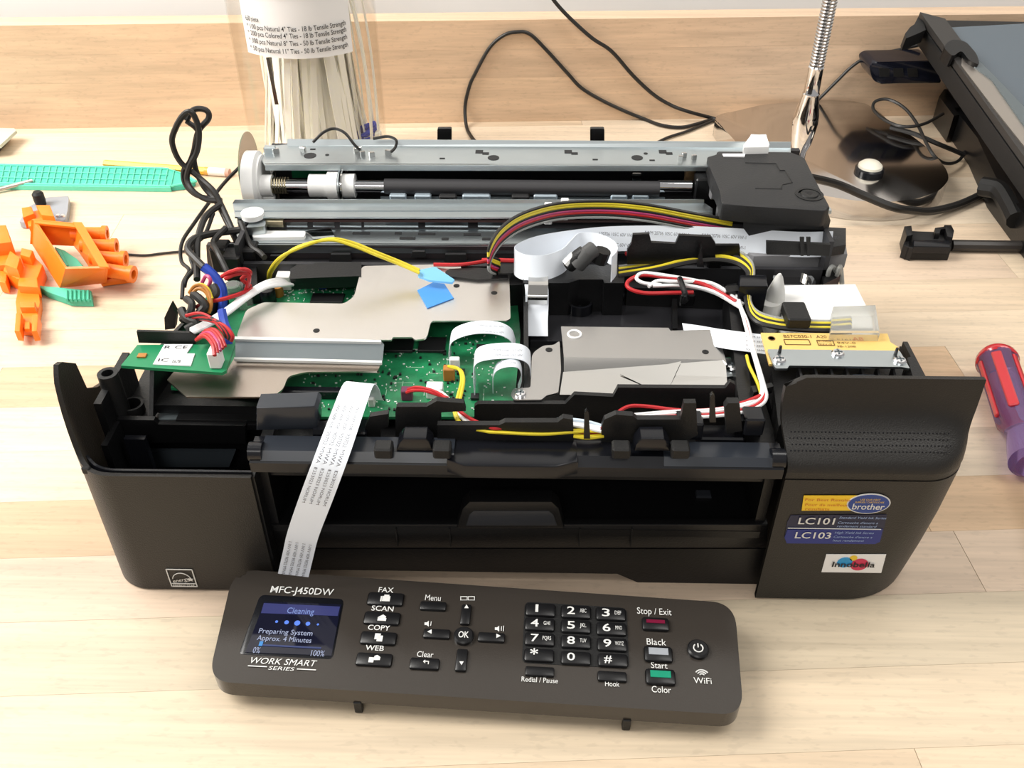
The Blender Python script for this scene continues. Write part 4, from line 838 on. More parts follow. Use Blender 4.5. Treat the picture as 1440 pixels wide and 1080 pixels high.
# mode keys
def icon(mb, kind, u, v):
    def bx(du, dv, wp, hp): s3 = psz(u, v, wp, hp); mb.box(PL(u + du, v + dv, .0019), (s3[0], s3[1], .0003), M=PM)
    def poly(pts): mb.prism([PL(u + a, v + b_, .0020) for a, b_ in pts], -PN * .0003)
    if kind == 'fax': bx(1, 1, 11, 7); bx(2, -3.5, 7, 2); bx(-6, 1, 2, 7)
    if kind == 'scan': bx(0, 3, 12, 4); poly([(-6, 0), (2, -4), (6, -1), (5, 1)])
    if kind == 'copy': bx(-1, -1, 8, 8); bx(2, 2, 8, 8)
    if kind == 'web': bx(-4, 2, 7, 7); poly([(-1, 0), (1, -4), (5, -5), (9, -2), (8, 2), (0, 2)])
    if kind == 'up': poly([(-3, 2), (0, -3), (3, 2)])
    if kind == 'down': poly([(-3, -2), (3, -2), (0, 3)])
    if kind == 'left': poly([(3, -3), (3, 3), (-3, 0)])
    if kind == 'right': poly([(-3, -3), (3, 0), (-3, 3)])
    if kind == 'back': bx(0, 0, 7, 1.2); poly([(-4, 0), (-1, -2.5), (-1, 2.5)]); bx(3.5, 2, 1.2, 4)
    return mb
for t, u, v, kd, lv in (('FAX', 542, 841, 'fax', 829.5), ('SCAN', 537, 868, 'scan', 855.5), ('COPY', 532, 896, 'copy', 882.5), ('WEB', 526, 926, 'web', 911)):
    k_ = key(u, v, 51, 18); pp(icon(MB(), kd, u, v), 'button_icon', WINK, k_)
    pp(txt(MB(), t, u + 1, lv, 7, {'FAX': 21, 'SCAN': 31, 'COPY': 31, 'WEB': 26}[t], bold=.008), 'key_lettering', WINK, body)
for t, u, v, wp in (('Menu', 609, 840.5, 22), ('Clear', 598, 920, 23)): pp(txt(MB(), t, u, v, 8, wp), 'key_lettering', WINK, body)
key(609, 851, 37, 12)
for u, v, wp, hp, kd, iu, iv in ((655, 863, 14, 28, 'up', 656, 853), (614, 890, 38, 13, 'left', 604, 888), (691, 895, 38, 13, 'right', 701, 894), (649, 927, 16, 31, 'down', 649, 932), (597, 932, 42, 16, 'back', 599, 930)):
    k_ = key(u, v, wp, hp); pp(icon(MB(), kd, iu, iv), 'button_icon', WINK, k_)
def disc(u, v, rp, h, m_, name):
    rr = psz(u, v, 2 * rp, 2)[0] / 2; return pp(MB().lathe([(rr, -.0006 - h), (rr, -.0006), (rr * .86, 0)], PL(u, v, h), PN, 28), name, m_)
k_ = disc(652, 892, 14, .0024, KEYM, 'ok_button'); pp(txt(MB(), 'OK', 652, 892, 8.5, 14.5, .0026, .012), 'button_lettering', WINK, k_)
m = MB()
for a in (-1, 1): m.prism([PL(657.5 + a * 5.2 + du, 841 + dv, .0004) for du, dv in ((-5, -2.5), (5, -2.5), (5, 3), (-5, 3))], -PN * .0002)
pp(m, 'book_icon', WINK, body)
m = MB()
for a in (-1, 1): m.prism([PL(657.5 + a * 5.2 + du, 841 + dv, .0006) for du, dv in ((-3.8, -1.4), (3.8, -1.4), (3.8, 2), (-3.8, 2))], -PN * .0001)
pp(m, 'book_page', PANELM, body)
for u, v, wv_ in ((601, 877, 1), (700, 884, 2)):
    m = MB(); m.prism([PL(u + a, v + b_, .0005) for a, b_ in ((-4, -1.8), (-1, -1.8), (2, -4), (2, 4), (-1, 1.8), (-4, 1.8))], -PN * .0002)
    for j in range(wv_): s3 = psz(u, v, 1, 6); m.box(PL(u + 5 + 3 * j, v, .0004), (s3[0], s3[1] * (1 + .3 * j), .0002), M=PM)
    pp(m, 'speaker_icon', WINK, body)
# keypad
kp = pp(MB().prism([PL(u, v, .0002) for u, v in arcpix([(738, 846), (881, 855), (885, 940), (734, 932)], 8, 3)], -PN * .001), 'keypad_well', BLKM)
kd_ = [('1', '', 760, 857), ('2', 'ABC', 810, 860), ('3', 'DEF', 859, 863), ('4', 'GHI', 759, 877.5), ('5', 'JKL', 810, 880.5), ('6', 'MNO', 860, 884), ('7', 'PQRS', 759, 898.5), ('8', 'TUV', 810, 902), ('9', 'WXYZ', 861, 906), ('*', '', 758, 921), ('0', '', 810, 925), ('#', '', 862, 928)]
for a, l_, u, v in kd_:
    k_ = key(u, v - 1, 42, 18.5, .0018)
    m = MB(); txt(m, a, u - (7 if a != '1' else 5), v - 2, 10.5 if a not in '*' else 14, 11 if a != '1' else 4, .0020, .01)
    if l_: txt(m, l_, u + 10, v - 1.5, 5.5, 12 if len(l_) > 3 else 9, .0020)
    pp(m, 'key_lettering', WINK, k_)
key(759, 943, 41, 13); key(861, 950, 41, 14)
for t, u, v, wp, hp in (('Redial / Pause', 759, 956, 51, 7), ('Hook', 861, 961.5, 20, 7.5), ('Stop / Exit', 920, 859.5, 48, 9), ('Black', 923, 902.5, 27, 9), ('Start', 927, 935.5, 23, 8.5), ('Color', 930, 969.5, 27, 9)): pp(txt(MB(), t, u, v, hp, wp), 'key_lettering', WINK, body)
for u, v, wp, hp, cc, nm in ((922, 876, 38, 18, (.16, .004, .03), 'red_insert'), (926, 918, 40, 22, (.32, .34, .37), 'grey_insert'), (929, 950, 42, 22, (.0, .25, .14), 'green_insert')):
    k_ = key(u, v, wp, hp, .0020); s3 = psz(u, v, wp * .68, hp * (.25 if 'red' in nm else .42)); pp(MB().box(PL(u, v - 2, .0021), (s3[0], s3[1], .0004), M=PM), nm, mat(nm, cc, .35), k_)
k_ = disc(982, 911, 15, .0022, KEYM, 'power_button')
m = MB(); rr = psz(982, 911, 13, 2)[0] / 2; c_ = PL(982, 911, .0024)
m.tube([c_ + (px_ * math.sin(R(a)) + py_ * math.cos(R(a))) * rr for a in range(35, 330, 15)], .0003, 5, 0); m.tube([c_ + py_ * rr * 1.1, c_ + py_ * rr * .1], .0003, 5, 0); pp(m, 'power_icon', WINK, k_)
m = MB(); txt(m, 'WiFi', 988, 957, 8.5, 25); c_ = PL(987.5, 951, .0004)
for rr in (.0012, .0022, .0032): m.tube([c_ + (px_ * math.sin(R(a)) + py_ * math.cos(R(a))) * rr for a in range(-55, 56, 11)], .0003, 5, 0)
pp(m, 'wireless_lettering', WINK, body)
# ================================================================== THINGS AROUND THE PRINTER
def TP(u, v, y): d = ray(u, v); p0 = T(0, y, 0); return CAM + d * ((p0 - CAM).dot(TY) / d.dot(TY))
def cord(pts, r, label, name='power_cord', grp=None, m_=None, n=9):
    P = []
    for q in pts: P.append(Z(*q[1:]) if q[0] == 'z' else (TP(*q[1:]) if q[0] == 't' else Y(*q[1:])))
    return tag(MB().tube(P, r * .8, n, 6).build(name, m_ or WIRE['k']), label, 'cable', grp)
BY = .5785
def bs_pts(L, r): return [('t', u, v, .582 - r) if v < 168 else ('z', u, v, r) for u, v in L]
cord(bs_pts([(672, 202), (664, 194), (656, 178), (654, 150), (660, 122), (668, 104), (688, 68), (708, 50), (727, 45), (745, 48), (768, 70), (798, 103), (818, 124), (848, 142), (880, 157), (905, 167), (930, 176), (958, 179), (985, 173), (1003, 167)], .0021), .0021, 'black cord arching up against the backsplash in a tall loop')
cord([('t', 640, -180, .57), ('t', 700, -90, .57), ('t', 768, -16, .578), ('t', 780, 2, .578), ('t', 800, 24, .577), ('t', 832, 53, .575), ('t', 860, 72, .576), ('t', 890, 106, .578), ('t', 918, 132, .578), ('t', 942, 147, .576), ('t', 965, 156, .571), ('z', 998, 165, .003), ('z', 1010, 168, .0025)], .0022, 'black cord hanging down over the backsplash from above')
cord([('z', 925, 200, .002), ('z', 940, 193, .002), ('z', 965, 185, .002), ('z', 990, 175, .002), ('z', 1003, 170, .002), ('z', 1010, 171, .002)], .0017, 'short black cord on the bench running under the lamp base')
cord([('t', 1150, 141, .577), ('t', 1160, 131, .578), ('t', 1178, 113, .578), ('t', 1200, 92, .578), ('t', 1225, 78, .578), ('t', 1260, 71, .577), ('t', 1298, 62, .575)], .0019, 'thin black cord rising along the backsplash behind the lamp base')
LZ = .018
cord([('z', 1326, 160, .03), ('z', 1300, 174, .029), ('z', 1270, 178, .027), ('z', 1243, 168, .026), ('z', 1228, 153, .028), ('z', 1232, 142, .032), ('z', 1250, 140, .034), ('z', 1272, 152, .032), ('z', 1290, 175, .027), ('z', 1303, 202, .024), ('z', 1316, 222, .018), ('z', 1332, 230, .010), ('z', 1348, 226, .006), ('z', 1357, 213, .006)], .0018, 'thin black cord curled in a loop above the lamp base')
cord([('z', 1252, 179, .022), ('z', 1285, 188, .022), ('z', 1318, 202, .0185), ('z', 1340, 211, .012), ('z', 1356, 218, .007)], .0026, 'thick short black cord between lamp base and scanner')
cord([('z', 1075, 243, .075), ('z', 1100, 245, .068), ('z', 1120, 247, .060), ('z', 1150, 252, .045), ('z', 1180, 260, .034), ('z', 1215, 275, .026), ('z', 1255, 291, .0215), ('z', 1285, 296, .014), ('z', 1310, 297, .008), ('z', 1345, 289, .0045), ('z', 1375, 276, .0045), ('z', 1400, 262, .006)], .0042, 'thick black mains cable sagging from the printer to the scanner')
cord([('z', 262, 353, .0016), ('z', 230, 356, .0013), ('z', 205, 359, .0013), ('z', 180, 358, .0013)], .0012, 'thin black lead lying flat beside the orange clips')
# --- gooseneck lamp
lamp = thing('gooseneck_lamp', Z(1165, 225, 0), 'chrome gooseneck lamp with mirror-like round base and white switch', 'lamp')
bp_ = arcpix([(1000, 161), (1080, 146), (1150, 141), (1205, 140), (1230, 152), (1250, 170), (1280, 189), (1311, 213), (1331, 238), (1335, 252), (1322, 268), (1290, 280), (1250, 284), (1200, 282), (1140, 272), (1080, 252), (1040, 205)], 14, 3)
part(MB().prism(zp(bp_, LZ), (0, 0, -LZ + .0004), .0035, 4), 'lamp_base', mat('mirror_chrome', (.66, .64, .63), .10, 1., var=.05, vscale=12), lamp)
sb = Z(1117, 246, LZ); zz = lambda v: Y(1130, v, sb.y).z
part(MB().lathe([(.0095, LZ), (.0090, LZ + .004), (.0058, LZ + .006), (.0058, zz(212)), (.0085, zz(200)), (.0104, zz(172)), (.0098, zz(160)), (.0066, zz(133)), (.0069, zz(131)), (.0062, zz(128)), (.0058, zz(96)), (.0062, zz(94)), (.0056, zz(92))], (sb.x, sb.y, 0), n=28), 'stem', CHROME, lamp)
pr_ = []; z = zz(92)
while z < zz(-60): pr_ += [(.0050, z), (.0057, z + .0008), (.0057, z + .0016), (.0050, z + .0024)]; z += .0025
part(MB().lathe(pr_, (sb.x, sb.y, 0), n=20), 'gooseneck', mat('ribbed_chrome', (.55, .53, .52), .22, 1.), lamp)
sw = Z(1222, 241, LZ); part(MB().lathe([(.012, 0), (.012, .003), (.0105, .004)], sw, n=28), 'switch_collar', BLKG, lamp); part(MB().lathe([(.0102, .0035), (.0098, .006), (.007, .0085), (.003, .0094), (.0005, .0095)], sw, n=28), 'switch_button', mat('ivory_plastic', (.84, .80, .68), .35), lamp)
# --- scanner unit leaning on the backsplash
A_ = TP(1290, 27, .566); B_ = Z(1448, 250, .052); K_ = TP(1440, 30, .566)
if K_.z < A_.z - .01: K_.z = A_.z - .004
e1 = (B_ - A_); e2 = (K_ - A_); sn = e1.cross(e2).normalized(); sn = sn if sn.z > 0 else -sn
def SP(u, v, h=0.): return onplane(u, v, A_ + sn * h, sn)
scn = thing('scanner_unit', (B_.x + .1, B_.y + .12, 0), 'black flatbed scanner unit propped against the backsplash', 'scanner')
B2 = A_ + e1 * 1.5; D2 = A_ + e2 * 2.6
part(MB().prism([A_, B2, B2 + e2 * 2.6, D2], -sn * .016, .001), 'scanner_frame', BLKM, scn)
wdir = (e2 - e1.normalized() * e2.dot(e1.normalized())).normalized()
part(MB().prism([A_ + sn * .001, A_ + e1 * 1.5 + sn * .001, A_ + e1 * 1.5 + wdir * .019 + sn * .001, A_ + wdir * .019 + e1.normalized() * .012 + sn * .001], sn * .006, .0008), 'edge_bar', mat('edge_bar_plastic', (.035, .032, .030), .45), scn)
part(MB().prism([SP(1309, 40, .0012), SP(1500, 30, .0012), SP(1700, 300, .0012), SP(1520, 300, .0012), SP(1330, 66, .0012)], -sn * .001), 'glass_bed', mat('grey_glass', (.10, .125, .15), .18), scn)
part(MB().prism([SP(u, v, .008) for u, v in ((1352, 92), (1354, 70), (1358, 69), (1395, 114), (1440, 178), (1475, 225), (1475, 255), (1440, 205), (1400, 155))], -sn * .0068), 'metal_rail', mat('bronze_steel', (.46, .42, .38), .38, .9), scn)
part(MB().prism([SP(u, v, .009) for u, v in ((1360, 86), (1375, 84), (1400, 108), (1440, 150), (1480, 200), (1480, 215), (1440, 176), (1395, 112))], -sn * .002), 'rail_insert', DULL, scn)
part(MB().prism([SP(u, v, .012) for u, v in arcpix([(1326, 66), (1338, 55), (1358, 58), (1374, 76), (1378, 92), (1362, 84), (1352, 70), (1340, 80)], 6, 3)], -sn * .011), 'hinge_cover', BLK, scn)
part(MB().prism([SP(u, v, .004) for u, v in ((1291, 24), (1299, 30), (1302, 42), (1284, 50), (1274, 54), (1273, 47), (1280, 38), (1286, 34))], -sn * .012), 'hinge_lug', BLKM, scn)
for pts, zt_ in (([(1330, 188), (1362, 232), (1388, 292), (1445, 372), (1560, 372), (1480, 188)], .026), ([(1310, 172), (1318, 160), (1345, 150), (1365, 175), (1360, 195), (1330, 200)], .026), ([(1318, 150), (1316, 132), (1332, 128), (1365, 150), (1360, 178)], .035), ([(1412, 290), (1425, 288), (1450, 330), (1440, 348)], .02)):
    part(MB().prism(zp([(u, v) for u, v in pts], .0008), (0, 0, zt_), .001), 'underside_block', BLK, scn)
part(MB().tube([Z(1380, 262, .02), Z(1405, 268, .022), Z(1420, 290, .02), Z(1430, 310, .018)], .008, 10), 'cable_boot', BLKM, scn)
part(MB().prism([TP(u, v, .545) for u, v in arcpix([(1222, 92), (1230, 87), (1312, 85), (1325, 118), (1234, 118), (1226, 110)], 5, 3)], TY * .03, .002), 'hinge_arm', mat('hinge_gloss', (.008, .009, .016), .12), scn)
m = MB()
for u in (1236, 1256, 1276): m.prism([TP(u + a, 96 + b_, .5445) for a, b_ in ((0, 0), (14, 0), (15, 12), (1, 12))], TY * .002)
part(m, 'hinge_recess', BLKM, scn)
part(MB().box(T(.46, .56, .03), (.03, .03, .07), M=MR), 'prop_foot', BLK, scn)
# --- black hinge bracket with rod
hb = thing('hinge_bracket', Z(1320, 345, 0), 'small black plastic latch piece with a long rod lying on the bench', 'bracket')
m = MB(); m.prism(zp([(1276, 348), (1338, 349), (1339, 337), (1337, 326), (1318, 324), (1316, 327), (1290, 326), (1283, 324), (1278, 332)], .011), (0, 0, -.0106), .0008); part(m, 'latch_body', BLKM, hb)
part(MB().prism(zp([(1285, 346), (1336, 347), (1336, 338), (1285, 337)], .014), (0, 0, -.006), .0006), 'latch_ridge', BLKG, hb)
for pts in ([(1272, 318), (1282, 317), (1284, 330), (1275, 332)], [(1315, 320), (1330, 318), (1330, 322), (1322, 322), (1322, 328), (1315, 328)], [(1328, 316), (1338, 316), (1342, 324), (1340, 334), (1332, 332)]): part(MB().prism(zp(pts, .016), (0, 0, -.0156), .0005), 'latch_lug', BLK, hb)
part(MB().prism(zp([(1270, 345), (1274, 334), (1284, 336), (1284, 350)], .011), (0, 0, -.0106)), 'latch_end', BLK, hb)
part(MB().tube([Z(1338, 345, .005), Z(1400, 346, .005), Z(1500, 347, .005)], .0045, 10, 0), 'rod', mat('rod_plastic', (.03, .026, .024), .4), hb)
# --- screwdriver
h0 = Z(1400, 502, .0142); h1 = Z(1452, 655, .0142); hx = (h1 - h0).normalized()
sd = thing('screwdriver', ((h0.x + h1.x) / 2, (h0.y + h1.y) / 2, 0), 'screwdriver with clear purple fluted handle and red inserts', 'screwdriver')
PUR = mat('clear_purple_plastic', (.36, .25, .55), .10, trans=.8, ior=1.3); REDP = mat('red_handle_plastic', (.55, .02, .03), .22, coat=.4)
L_ = (h1 - h0).length; hu = hx.cross(UP).normalized(); hw = hu.cross(hx)
vs = []; fs = []; n = 36
pf = [(-.001, .004), (0, .0085), (.003, .0120), (.006, .0128), (.010, .0118), (L_ * .62, .0118), (L_ * .68, .0095), (L_ * .76, .0088), (L_ * .86, .0105), (L_ * .97, .0120), (L_, .0085)]
for t, r0 in pf:
    fl_ = .0014 if .008 < t < L_ * .64 else 0
    for k in range(n):
        a = 2 * math.pi * k / n; rr = r0 - fl_ * (1 if k % 6 in (0, 1) else 0); vs.append(h0 + hx * t + (hu * math.cos(a) + hw * math.sin(a)) * rr)
for i in range(len(pf) - 1):
    for k in range(n): a = i * n + k; c_ = i * n + (k + 1) % n; fs.append([a, c_, c_ + n, a + n])
fs += [list(range(n))[::-1], list(range((len(pf) - 1) * n, len(pf) * n))]
part(MB().raw(vs, fs, True), 'handle', PUR, sd)
part(MB().lathe([(.006, -.0018), (.0105, -.0006), (.0126, .0030), (.0130, .006), (.0122, .0075)], h0, hx, 28), 'handle_cap', REDP, sd)
for a in (R(60), R(120), R(180), R(0), R(240), R(300)):
    d_ = hu * math.cos(a + .09) + hw * math.sin(a + .09); q = h0 + hx * (L_ * .35) + d_ * .0112
    part(MB().box(q, (L_ * .52, .0038 if abs(a - R(60)) > .1 else .006, .0022), bev=.0007, M=Matrix((hx, d_.cross(hx), d_)).transposed()), 'grip_insert', REDP, sd)
part(MB().tube([h1, h1 + hx * .09], .003, 12, 0), 'shaft', CHROME, sd)
# --- green grid strip, pencil, steel rod, pad on the left
GRN = mat('green_plastic', (.14, .66, .46), .4); GRD = mat('green_plastic_web', (.07, .50, .37), .45)
gs = thing('green_tray', Z(120, 248, 0), 'long green plastic tray with a fine square grid', 'tray')
g_ = arcpix([(-120, 229), (238, 238), (256, 243), (277, 255), (262, 261), (240, 263), (100, 260), (-120, 256)], 6, 2)
part(MB().prism(zp(g_, .004), (0, 0, -.0036)), 'tray_base', GRD, gs)
for (u0, v0), (u1, v1) in (((-120, 229), (238, 237)), ((-120, 256), (240, 262)), ((-120, 238), (236, 245.5)), ((-120, 247), (236, 253.5)), ((238, 238), (258, 244)), ((258, 244), (276, 255)), ((276, 255), (240, 262))):
    part(MB().tube([Z(u0, v0, .0045), Z(u1, v1, .0045)], .0011 if v0 not in (238, 247) else .0005, 6, 0), 'tray_bar', GRN, gs)
for i in range(27): u = 4 + i * 9.2; part(MB().tube([Z(u + 2, 233 + u * .020, .0045), Z(u - 3, 255.5 + u * .022, .0045)], .0005, 5, 0), 'tray_bar', GRN, gs)
part(MB().prism([Z(u, v, .0042) for u, v in ((-120, 257), (240, 263), (240, 264), (-120, 259))], (0, 0, -.004)), 'tray_lip', GRN, gs)
pc0, pc1 = Z(236, 236.5, .0036), Z(324, 243, .0036); pd = (pc1 - pc0).normalized()
pn = thing('pencil', ((pc0.x + pc1.x) / 2, (pc0.y + pc1.y) / 2, 0), 'yellow pencil with white rubber end lying behind the green tray', 'pencil'); Lp = (pc1 - pc0).length
part(MB().lathe([(.0034, -.06), (.0034, Lp * .60)], pc0, pd, 6, False), 'pencil_barrel', mat('yellow_paint', (.85, .48, .03), .35), pn); part(MB().lathe([(.0036, Lp * .60), (.0036, Lp * .68)], pc0, pd, 14), 'ferrule', mat('ferrule_orange', (.75, .40, .08), .35), pn)
part(MB().lathe([(.0037, Lp * .66), (.0037, Lp * .93)], pc0, pd, 14), 'eraser', mat('white_rubber', (.82, .78, .74), .6), pn); part(MB().lathe([(.0037, Lp * .93), (.0035, Lp * .99), (.0022, Lp)], pc0, pd, 14), 'eraser_tip', mat('pink_rubber', (.62, .36, .28), .7), pn)
tag(MB().tube([Z(-60, 283, .0018), Z(0, 266, .003), Z(46, 254, .0058)], .0017, 10, 0).build('steel_rod', mat('rod_steel', (.50, .48, .44), .4, .8)), 'thin grey steel rod resting on the front edge of the green tray', 'rod')
pad = thing('sample_plate', Z(-30, 195, 0), 'pale grey-green plate with dark underside at the bench edge', 'plate')
part(MB().prism(zp([(-90, 178), (20, 180), (23, 183), (0, 204), (-90, 210)], .012), (0, 0, -.003), .0005), 'plate_top', mat('sage_paint', (.58, .62, .52), .5), pad)
part(MB().prism(zp([(-90, 182), (10, 184), (-5, 200), (-90, 206)], .0095), (0, 0, -.009)), 'plate_backing', mat('dark_backing', (.10, .09, .08), .6), pad)
# --- orange clips
ORA = mat('orange_plastic', (.95, .22, .015), .36, sss=.08)
og = thing('orange_clip', Z(105, 375, 0), 'large orange plastic frame with four tubes along one side', 'clip', 'orange plastic clips')
rim = [Z(46, 308, .030), Z(110, 314, .030), Z(152, 377, .026), Z(92, 378, .026)]; low = [Z(44, 342, .010), Z(106, 345, .010), Z(150, 398, .004), Z(84, 405, .004)]
cenr = sum(rim, V((0, 0, 0))) / 4
for i in range(4):
    j = (i + 1) % 4; inn = lambda p: (cenr - p).normalized() * .0016
    a, b_, c_, d_ = rim[i], rim[j], low[j], low[i]
    nn = (b_ - a).cross(d_ - a).normalized() * .0016; nn = nn if nn.dot(cenr - a) > 0 else -nn
    part(MB().prism([a, b_, c_, d_], nn), 'frame_wall', ORA, og)
part(MB().prism([rim[0], rim[0].lerp(rim[1], 1), rim[1] + V((.002, -.006, 0)), rim[0] + V((.004, -.006, 0))], (0, 0, -.0016)), 'frame_lip', ORA, og)
part(MB().prism([rim[1] + V((-.004, 0, .001)), rim[2] + V((-.006, 0, .001)), rim[2] + V((.001, 0, .001)), rim[1] + V((.003, 0, .001))], (0, 0, -.0018)), 'frame_lip', ORA, og)
for i in range(4):
    a = low[1].lerp(low[2], i / 3.2); a.z = .020 - i * .002; e_ = Z((151, 164, 177, 188)[i], (329, 347, 365, 386)[i], a.z - .002)
    d_ = (e_ - a); ax_ = d_.normalized(); Lr = d_.length; t_ = part(MB().lathe([(.0052, 0), (.0052, Lr - .004), (.0064, Lr - .0035), (.0064, Lr), (.0034, Lr), (.0034, Lr - .006)], a, ax_, 16), 'tube', ORA, og)
    part(MB().lathe([(.0033, Lr - .0055), (.0033, Lr - .0045)], a, ax_, 12), 'tube_bore', mat('bore_dark', (.05, .02, .01), .6), og)
part(MB().prism([low[2] + V((-.004, 0, 0)), Z(188, 392, .004), Z(184, 378, .012), low[1] + V((0, 0, 0))], (0, 0, -.003)), 'tube_web', ORA, og)
def small_clip(label, pts, z, h, tabs, name='orange_clip', m_=ORA):
    xs = [Z(u, v, 0) for u, v in pts]; c_ = sum(xs, V((0, 0, 0))) / len(xs); c_.z = 0
    o = thing(name, c_, label, 'clip', 'orange plastic clips' if m_ is ORA else 'green plastic clips')
    part(MB().prism(zp(pts, z), (0, 0, -h), .001), 'clip_body', m_, o)
    for tp_, tz, th in tabs: part(MB().prism(zp(tp_, tz), (0, 0, -th), .0006), 'clip_tab', m_, o)
    return o
small_clip('upright orange clip with hooked ends lying in front of the tube frame', [(27, 395), (54, 396), (56, 425), (50, 462), (24, 460), (22, 425)], .007, .0065, [([(26, 390), (52, 391), (54, 404), (25, 402)], .013, .009), ([(28, 424), (49, 424), (49, 432), (28, 432)], .012, .006), ([(22, 440), (30, 440), (28, 466), (20, 465)], .012, .008), ([(45, 442), (54, 442), (52, 465), (44, 466)], .012, .008), ([(34, 452), (42, 452), (42, 462), (34, 462)], .009, .003)])
small_clip('orange clip block tucked under the near corner of the tube frame', [(10, 355), (40, 352), (60, 372), (52, 392), (24, 392), (4, 380)], .012, .0115, [([(14, 352), (28, 362), (24, 378), (6, 372)], .020, .010), ([(30, 348), (46, 352), (42, 362), (28, 358)], .019, .008), ([(0, 380), (10, 382), (8, 398), (-2, 396)], .010, .009)])
small_clip('tall orange clip cut off at the bench edge', [(-30, 330), (6, 330), (16, 352), (12, 372), (-30, 375)], .014, .0135, [([(-20, 318), (8, 316), (16, 340), (-20, 345)], .024, .012)])
small_clip('small orange clip standing by the grey blade', [(34, 300), (64, 292), (74, 304), (70, 318), (40, 318)], .012, .0115, [([(30, 292), (44, 290), (48, 300), (32, 306)], .016, .010), ([(50, 288), (70, 288), (76, 304), (58, 302)], .019, .008)])
GC = mat('green_clip_plastic', (.08, .50, .33), .42)
small_clip('green ribbed clip poking out under the orange tube frame', [(49, 400), (80, 404), (128, 408), (129, 422), (98, 421), (66, 410)], .006, .0055, [([(92 + 6 * i, 407), (95 + 6 * i, 407), (95 + 6 * i, 420), (92 + 6 * i, 420)], .0075, .003) for i in range(6)], 'green_clip', GC)
small_clip('green leaf-shaped clip lying inside the orange tube frame', [(76, 346), (92, 352), (108, 364), (120, 376), (94, 376), (84, 362)], .012, .006, [([(78, 348), (84, 350), (96, 372), (92, 374)], .014, .004)], 'green_clip', GC)
gb = thing('grey_blade', Z(72, 297, 0), 'grey plastic blade with black knob beside the orange clips', 'scraper')
part(MB().prism(zp(arcpix([(26, 312), (40, 290), (66, 277), (97, 275), (95, 296), (92, 309), (74, 316)], 3, 2), .006), (0, 0, -.0054), .0005), 'blade', mat('smoke_plastic', (.30, .32, .35), .3), gb)
part(MB().lathe([(.0040, 0), (.0046, .004), (.0046, .010), (.003, .012)], Z(58, 288, .006), n=16), 'knob', BLKM, gb)
for u in (82, 89): part(MB().lathe([(.0018, 0), (.0016, .002)], Z(u, 305, .006), n=10), 'stud', CHROME, gb)
# --- jar of cable ties
JY = .462; ja, jb = Y(331, 60, JY), Y(531, 60, JY); jx = (ja.x + jb.x) / 2; jr = (jb.x - ja.x) / 2 * .985
def thin_clear(name, tint, gl):
    m = bpy.data.materials.new(name); m.use_nodes = True; nt = m.node_tree; N_ = nt.nodes; N_.remove(N_['Principled BSDF'])
    t = N_.new('ShaderNodeBsdfTransparent'); t.inputs[0].default_value = (*tint, 1); g = N_.new('ShaderNodeBsdfGlossy'); g.inputs['Roughness'].default_value = .12; fr_ = N_.new('ShaderNodeLayerWeight'); fr_.inputs[0].default_value = gl
    mx = N_.new('ShaderNodeMixShader'); L2 = nt.links; mu = N_.new('ShaderNodeMath'); mu.operation = 'MULTIPLY'; mu.inputs[1].default_value = .16; L2.new(fr_.outputs['Facing'], mu.inputs[0]); L2.new(mu.outputs[0], mx.inputs[0]); L2.new(t.outputs[0], mx.inputs[1]); L2.new(g.outputs[0], mx.inputs[2]); L2.new(mx.outputs[0], N_['Material Output'].inputs[0]); return m
jar = thing('tie_jar', (jx, JY, 0), 'tall clear plastic jar with a printed white label, full of cable ties', 'jar')
JC = V((jx, JY, 0))
part(MB().lathe([(jr * .9, .0008), (jr, .004), (jr, .26), (jr + .001, .26), (jr + .001, .003), (jr * .9, .0004)], JC, n=56), 'jar_wall', thin_clear('clear_jar_plastic', (.975, .97, .96), .3), jar)
def cyl(a, z, r=jr + .0016): return JC + V((r * math.sin(a / r), -r * math.cos(a / r), z))
zl0 = Y(440, 84, JY - jr).z; a0, a1 = -.037, .050
rows_ = 20; vs = []; fs = []
for i in range(rows_ + 1):
    a = a0 + (a1 - a0) * i / rows_; vs += [cyl(a, zl0 + .002 * (1 - i / rows_)), cyl(a, zl0 + .14)]
for i in range(rows_): fs.append([2 * i, 2 * i + 2, 2 * i + 3, 2 * i + 1])
lb = part(MB().raw(vs, fs, True), 'jar_label', PAPER, jar, 'white printed contents label')
m = MB()
for i, t in enumerate(('650 piece', '* 100 pcs Natural 4" Ties - 18 lb Tensile Strength', '* 200 pcs Colored 4" Ties - 18 lb Tensile Strength', '* 300 pcs Natural 8" Ties - 50 lb Tensile Strength', '* 50 pcs Natural 11" Ties - 50 lb Tensile Strength')):
    z = Y(440, (27, 38, 47.5, 58, 69)[i] + 2, JY - jr).z; wd = .012 if i == 0 else .079
    m.text(t, (0, 0, 0), (1, 0, 0), (0, 1, 0), .0036, wd, 'LEFT', fn=lambda a, b_, z=z: cyl(a0 + .004 + a, z + b_, jr + .0024), bold=.008)
m.text('Cable Ties Assorted', (0, 0, 0), (1, 0, 0), (0, 1, 0), .010, .07, 'CENTER', fn=lambda a, b_: cyl(a + .001, Y(440, -13, JY - jr).z + b_, jr + .0024))
part(m, 'label_lettering', INK, lb)
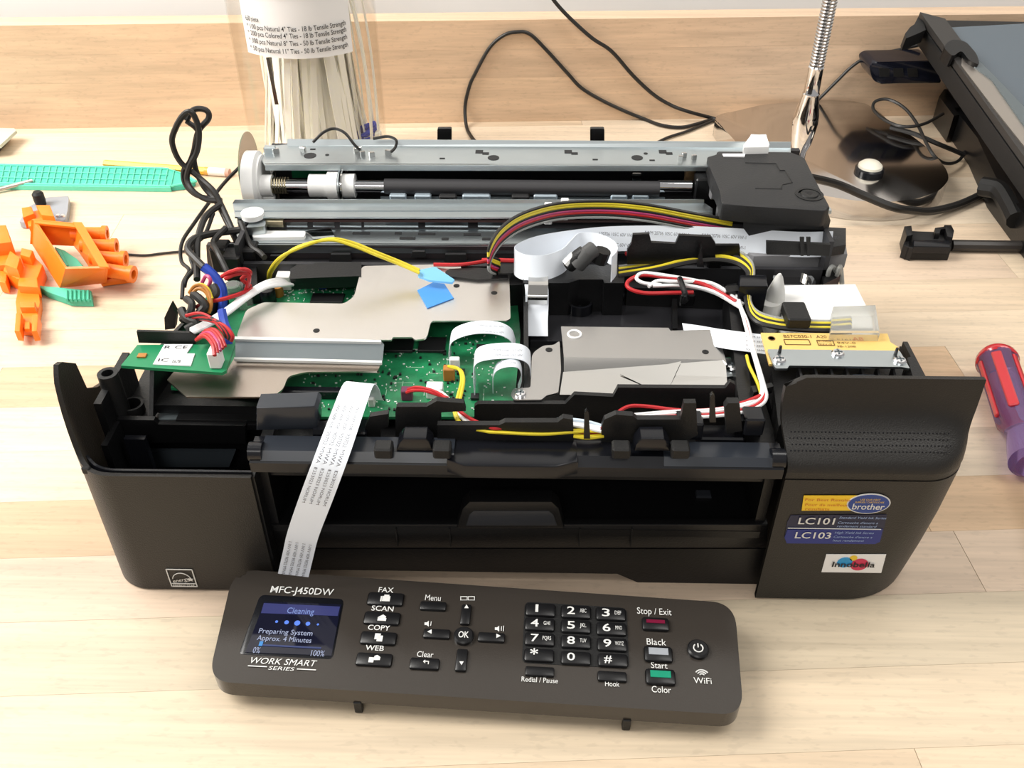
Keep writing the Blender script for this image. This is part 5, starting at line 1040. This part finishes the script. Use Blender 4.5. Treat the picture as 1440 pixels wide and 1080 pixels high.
TIE = mat('natural_nylon', (.95, .93, .85), .45, sss=.6); random.seed(21)
protos = []
for i in range(7):
    rb_, rt_ = random.uniform(.6, .92), random.uniform(.25, .8); tw = random.uniform(-.5, .5)
    path = []
    for k in range(6):
        t = k / 5; rr = jr * (rb_ + (rt_ - rb_) * t + .05 * math.sin(t * 5 + i)); a = tw * t; path.append(V((rr * math.cos(a), rr * math.sin(a), .004 + .2 * t + .003 * i)))
    m = MB(); m.strip(path, [V((-math.sin(tw * k / 5), math.cos(tw * k / 5), 0)) * (.0066 if i % 2 else .0048) for k in range(6)], .0013, 3)
    m.box(path[0] + V((-.001, 0, .003)), (.0045, .0068, .0060), bev=.0005)
    o = m.build('cable_tie', TIE, org=(0, 0, 0)); tag(o, 'natural off-white nylon cable tie standing among others in the clear jar', 'cable tie', 'natural cable ties in the jar'); protos.append(o)
for i in range(150):
    p = protos[i % 7]; o = p if i < 7 else p.copy()
    if i >= 7: C.objects.link(o)
    o.location = JC + V((0, 0, .001 + (i % 5) * .003)); o.rotation_euler = (0, 0, i * 2.39996); s_ = random.uniform(.70, 1.04); o.scale = (s_, s_, random.uniform(.85, 1.1))
b0, b1 = Y(376, 82, JY - jr + .003), Y(389, 147, JY - jr + .003)
bd = JC - b0; tag(MB().strip([b0 + V((0, .002, 0)), (b0 + b1) / 2 + V((0, .0015, 0)), b1 + V((0, .001, 0))], V((.0026, 0, 0)), .001).build('cable_tie', WIRE['k']), 'single black cable tie slanting down inside the clear jar', 'cable tie')
m = MB(); q = Y(517, 187, JY)
for i in range(5): m.tube([q + V((.0085 * math.cos(R(30 * k)) * (1 - .08 * i), .004 * math.sin(R(30 * k)) + .0015 * i, .0055 * math.sin(R(30 * k) + .5 * i) + .0006 * i)) for k in range(13)], .0011, 6, 2)
m.tube([q + V((-.009, 0, -.004)), q + V((0, -.003, .001)), q + V((.009, 0, .004))], .0018, 6)
tag(m.build('coloured_ties', mat('blue_nylon', (.03, .06, .50), .35)), 'small coil of dark blue ties at the bottom of the clear jar', 'cable ties')
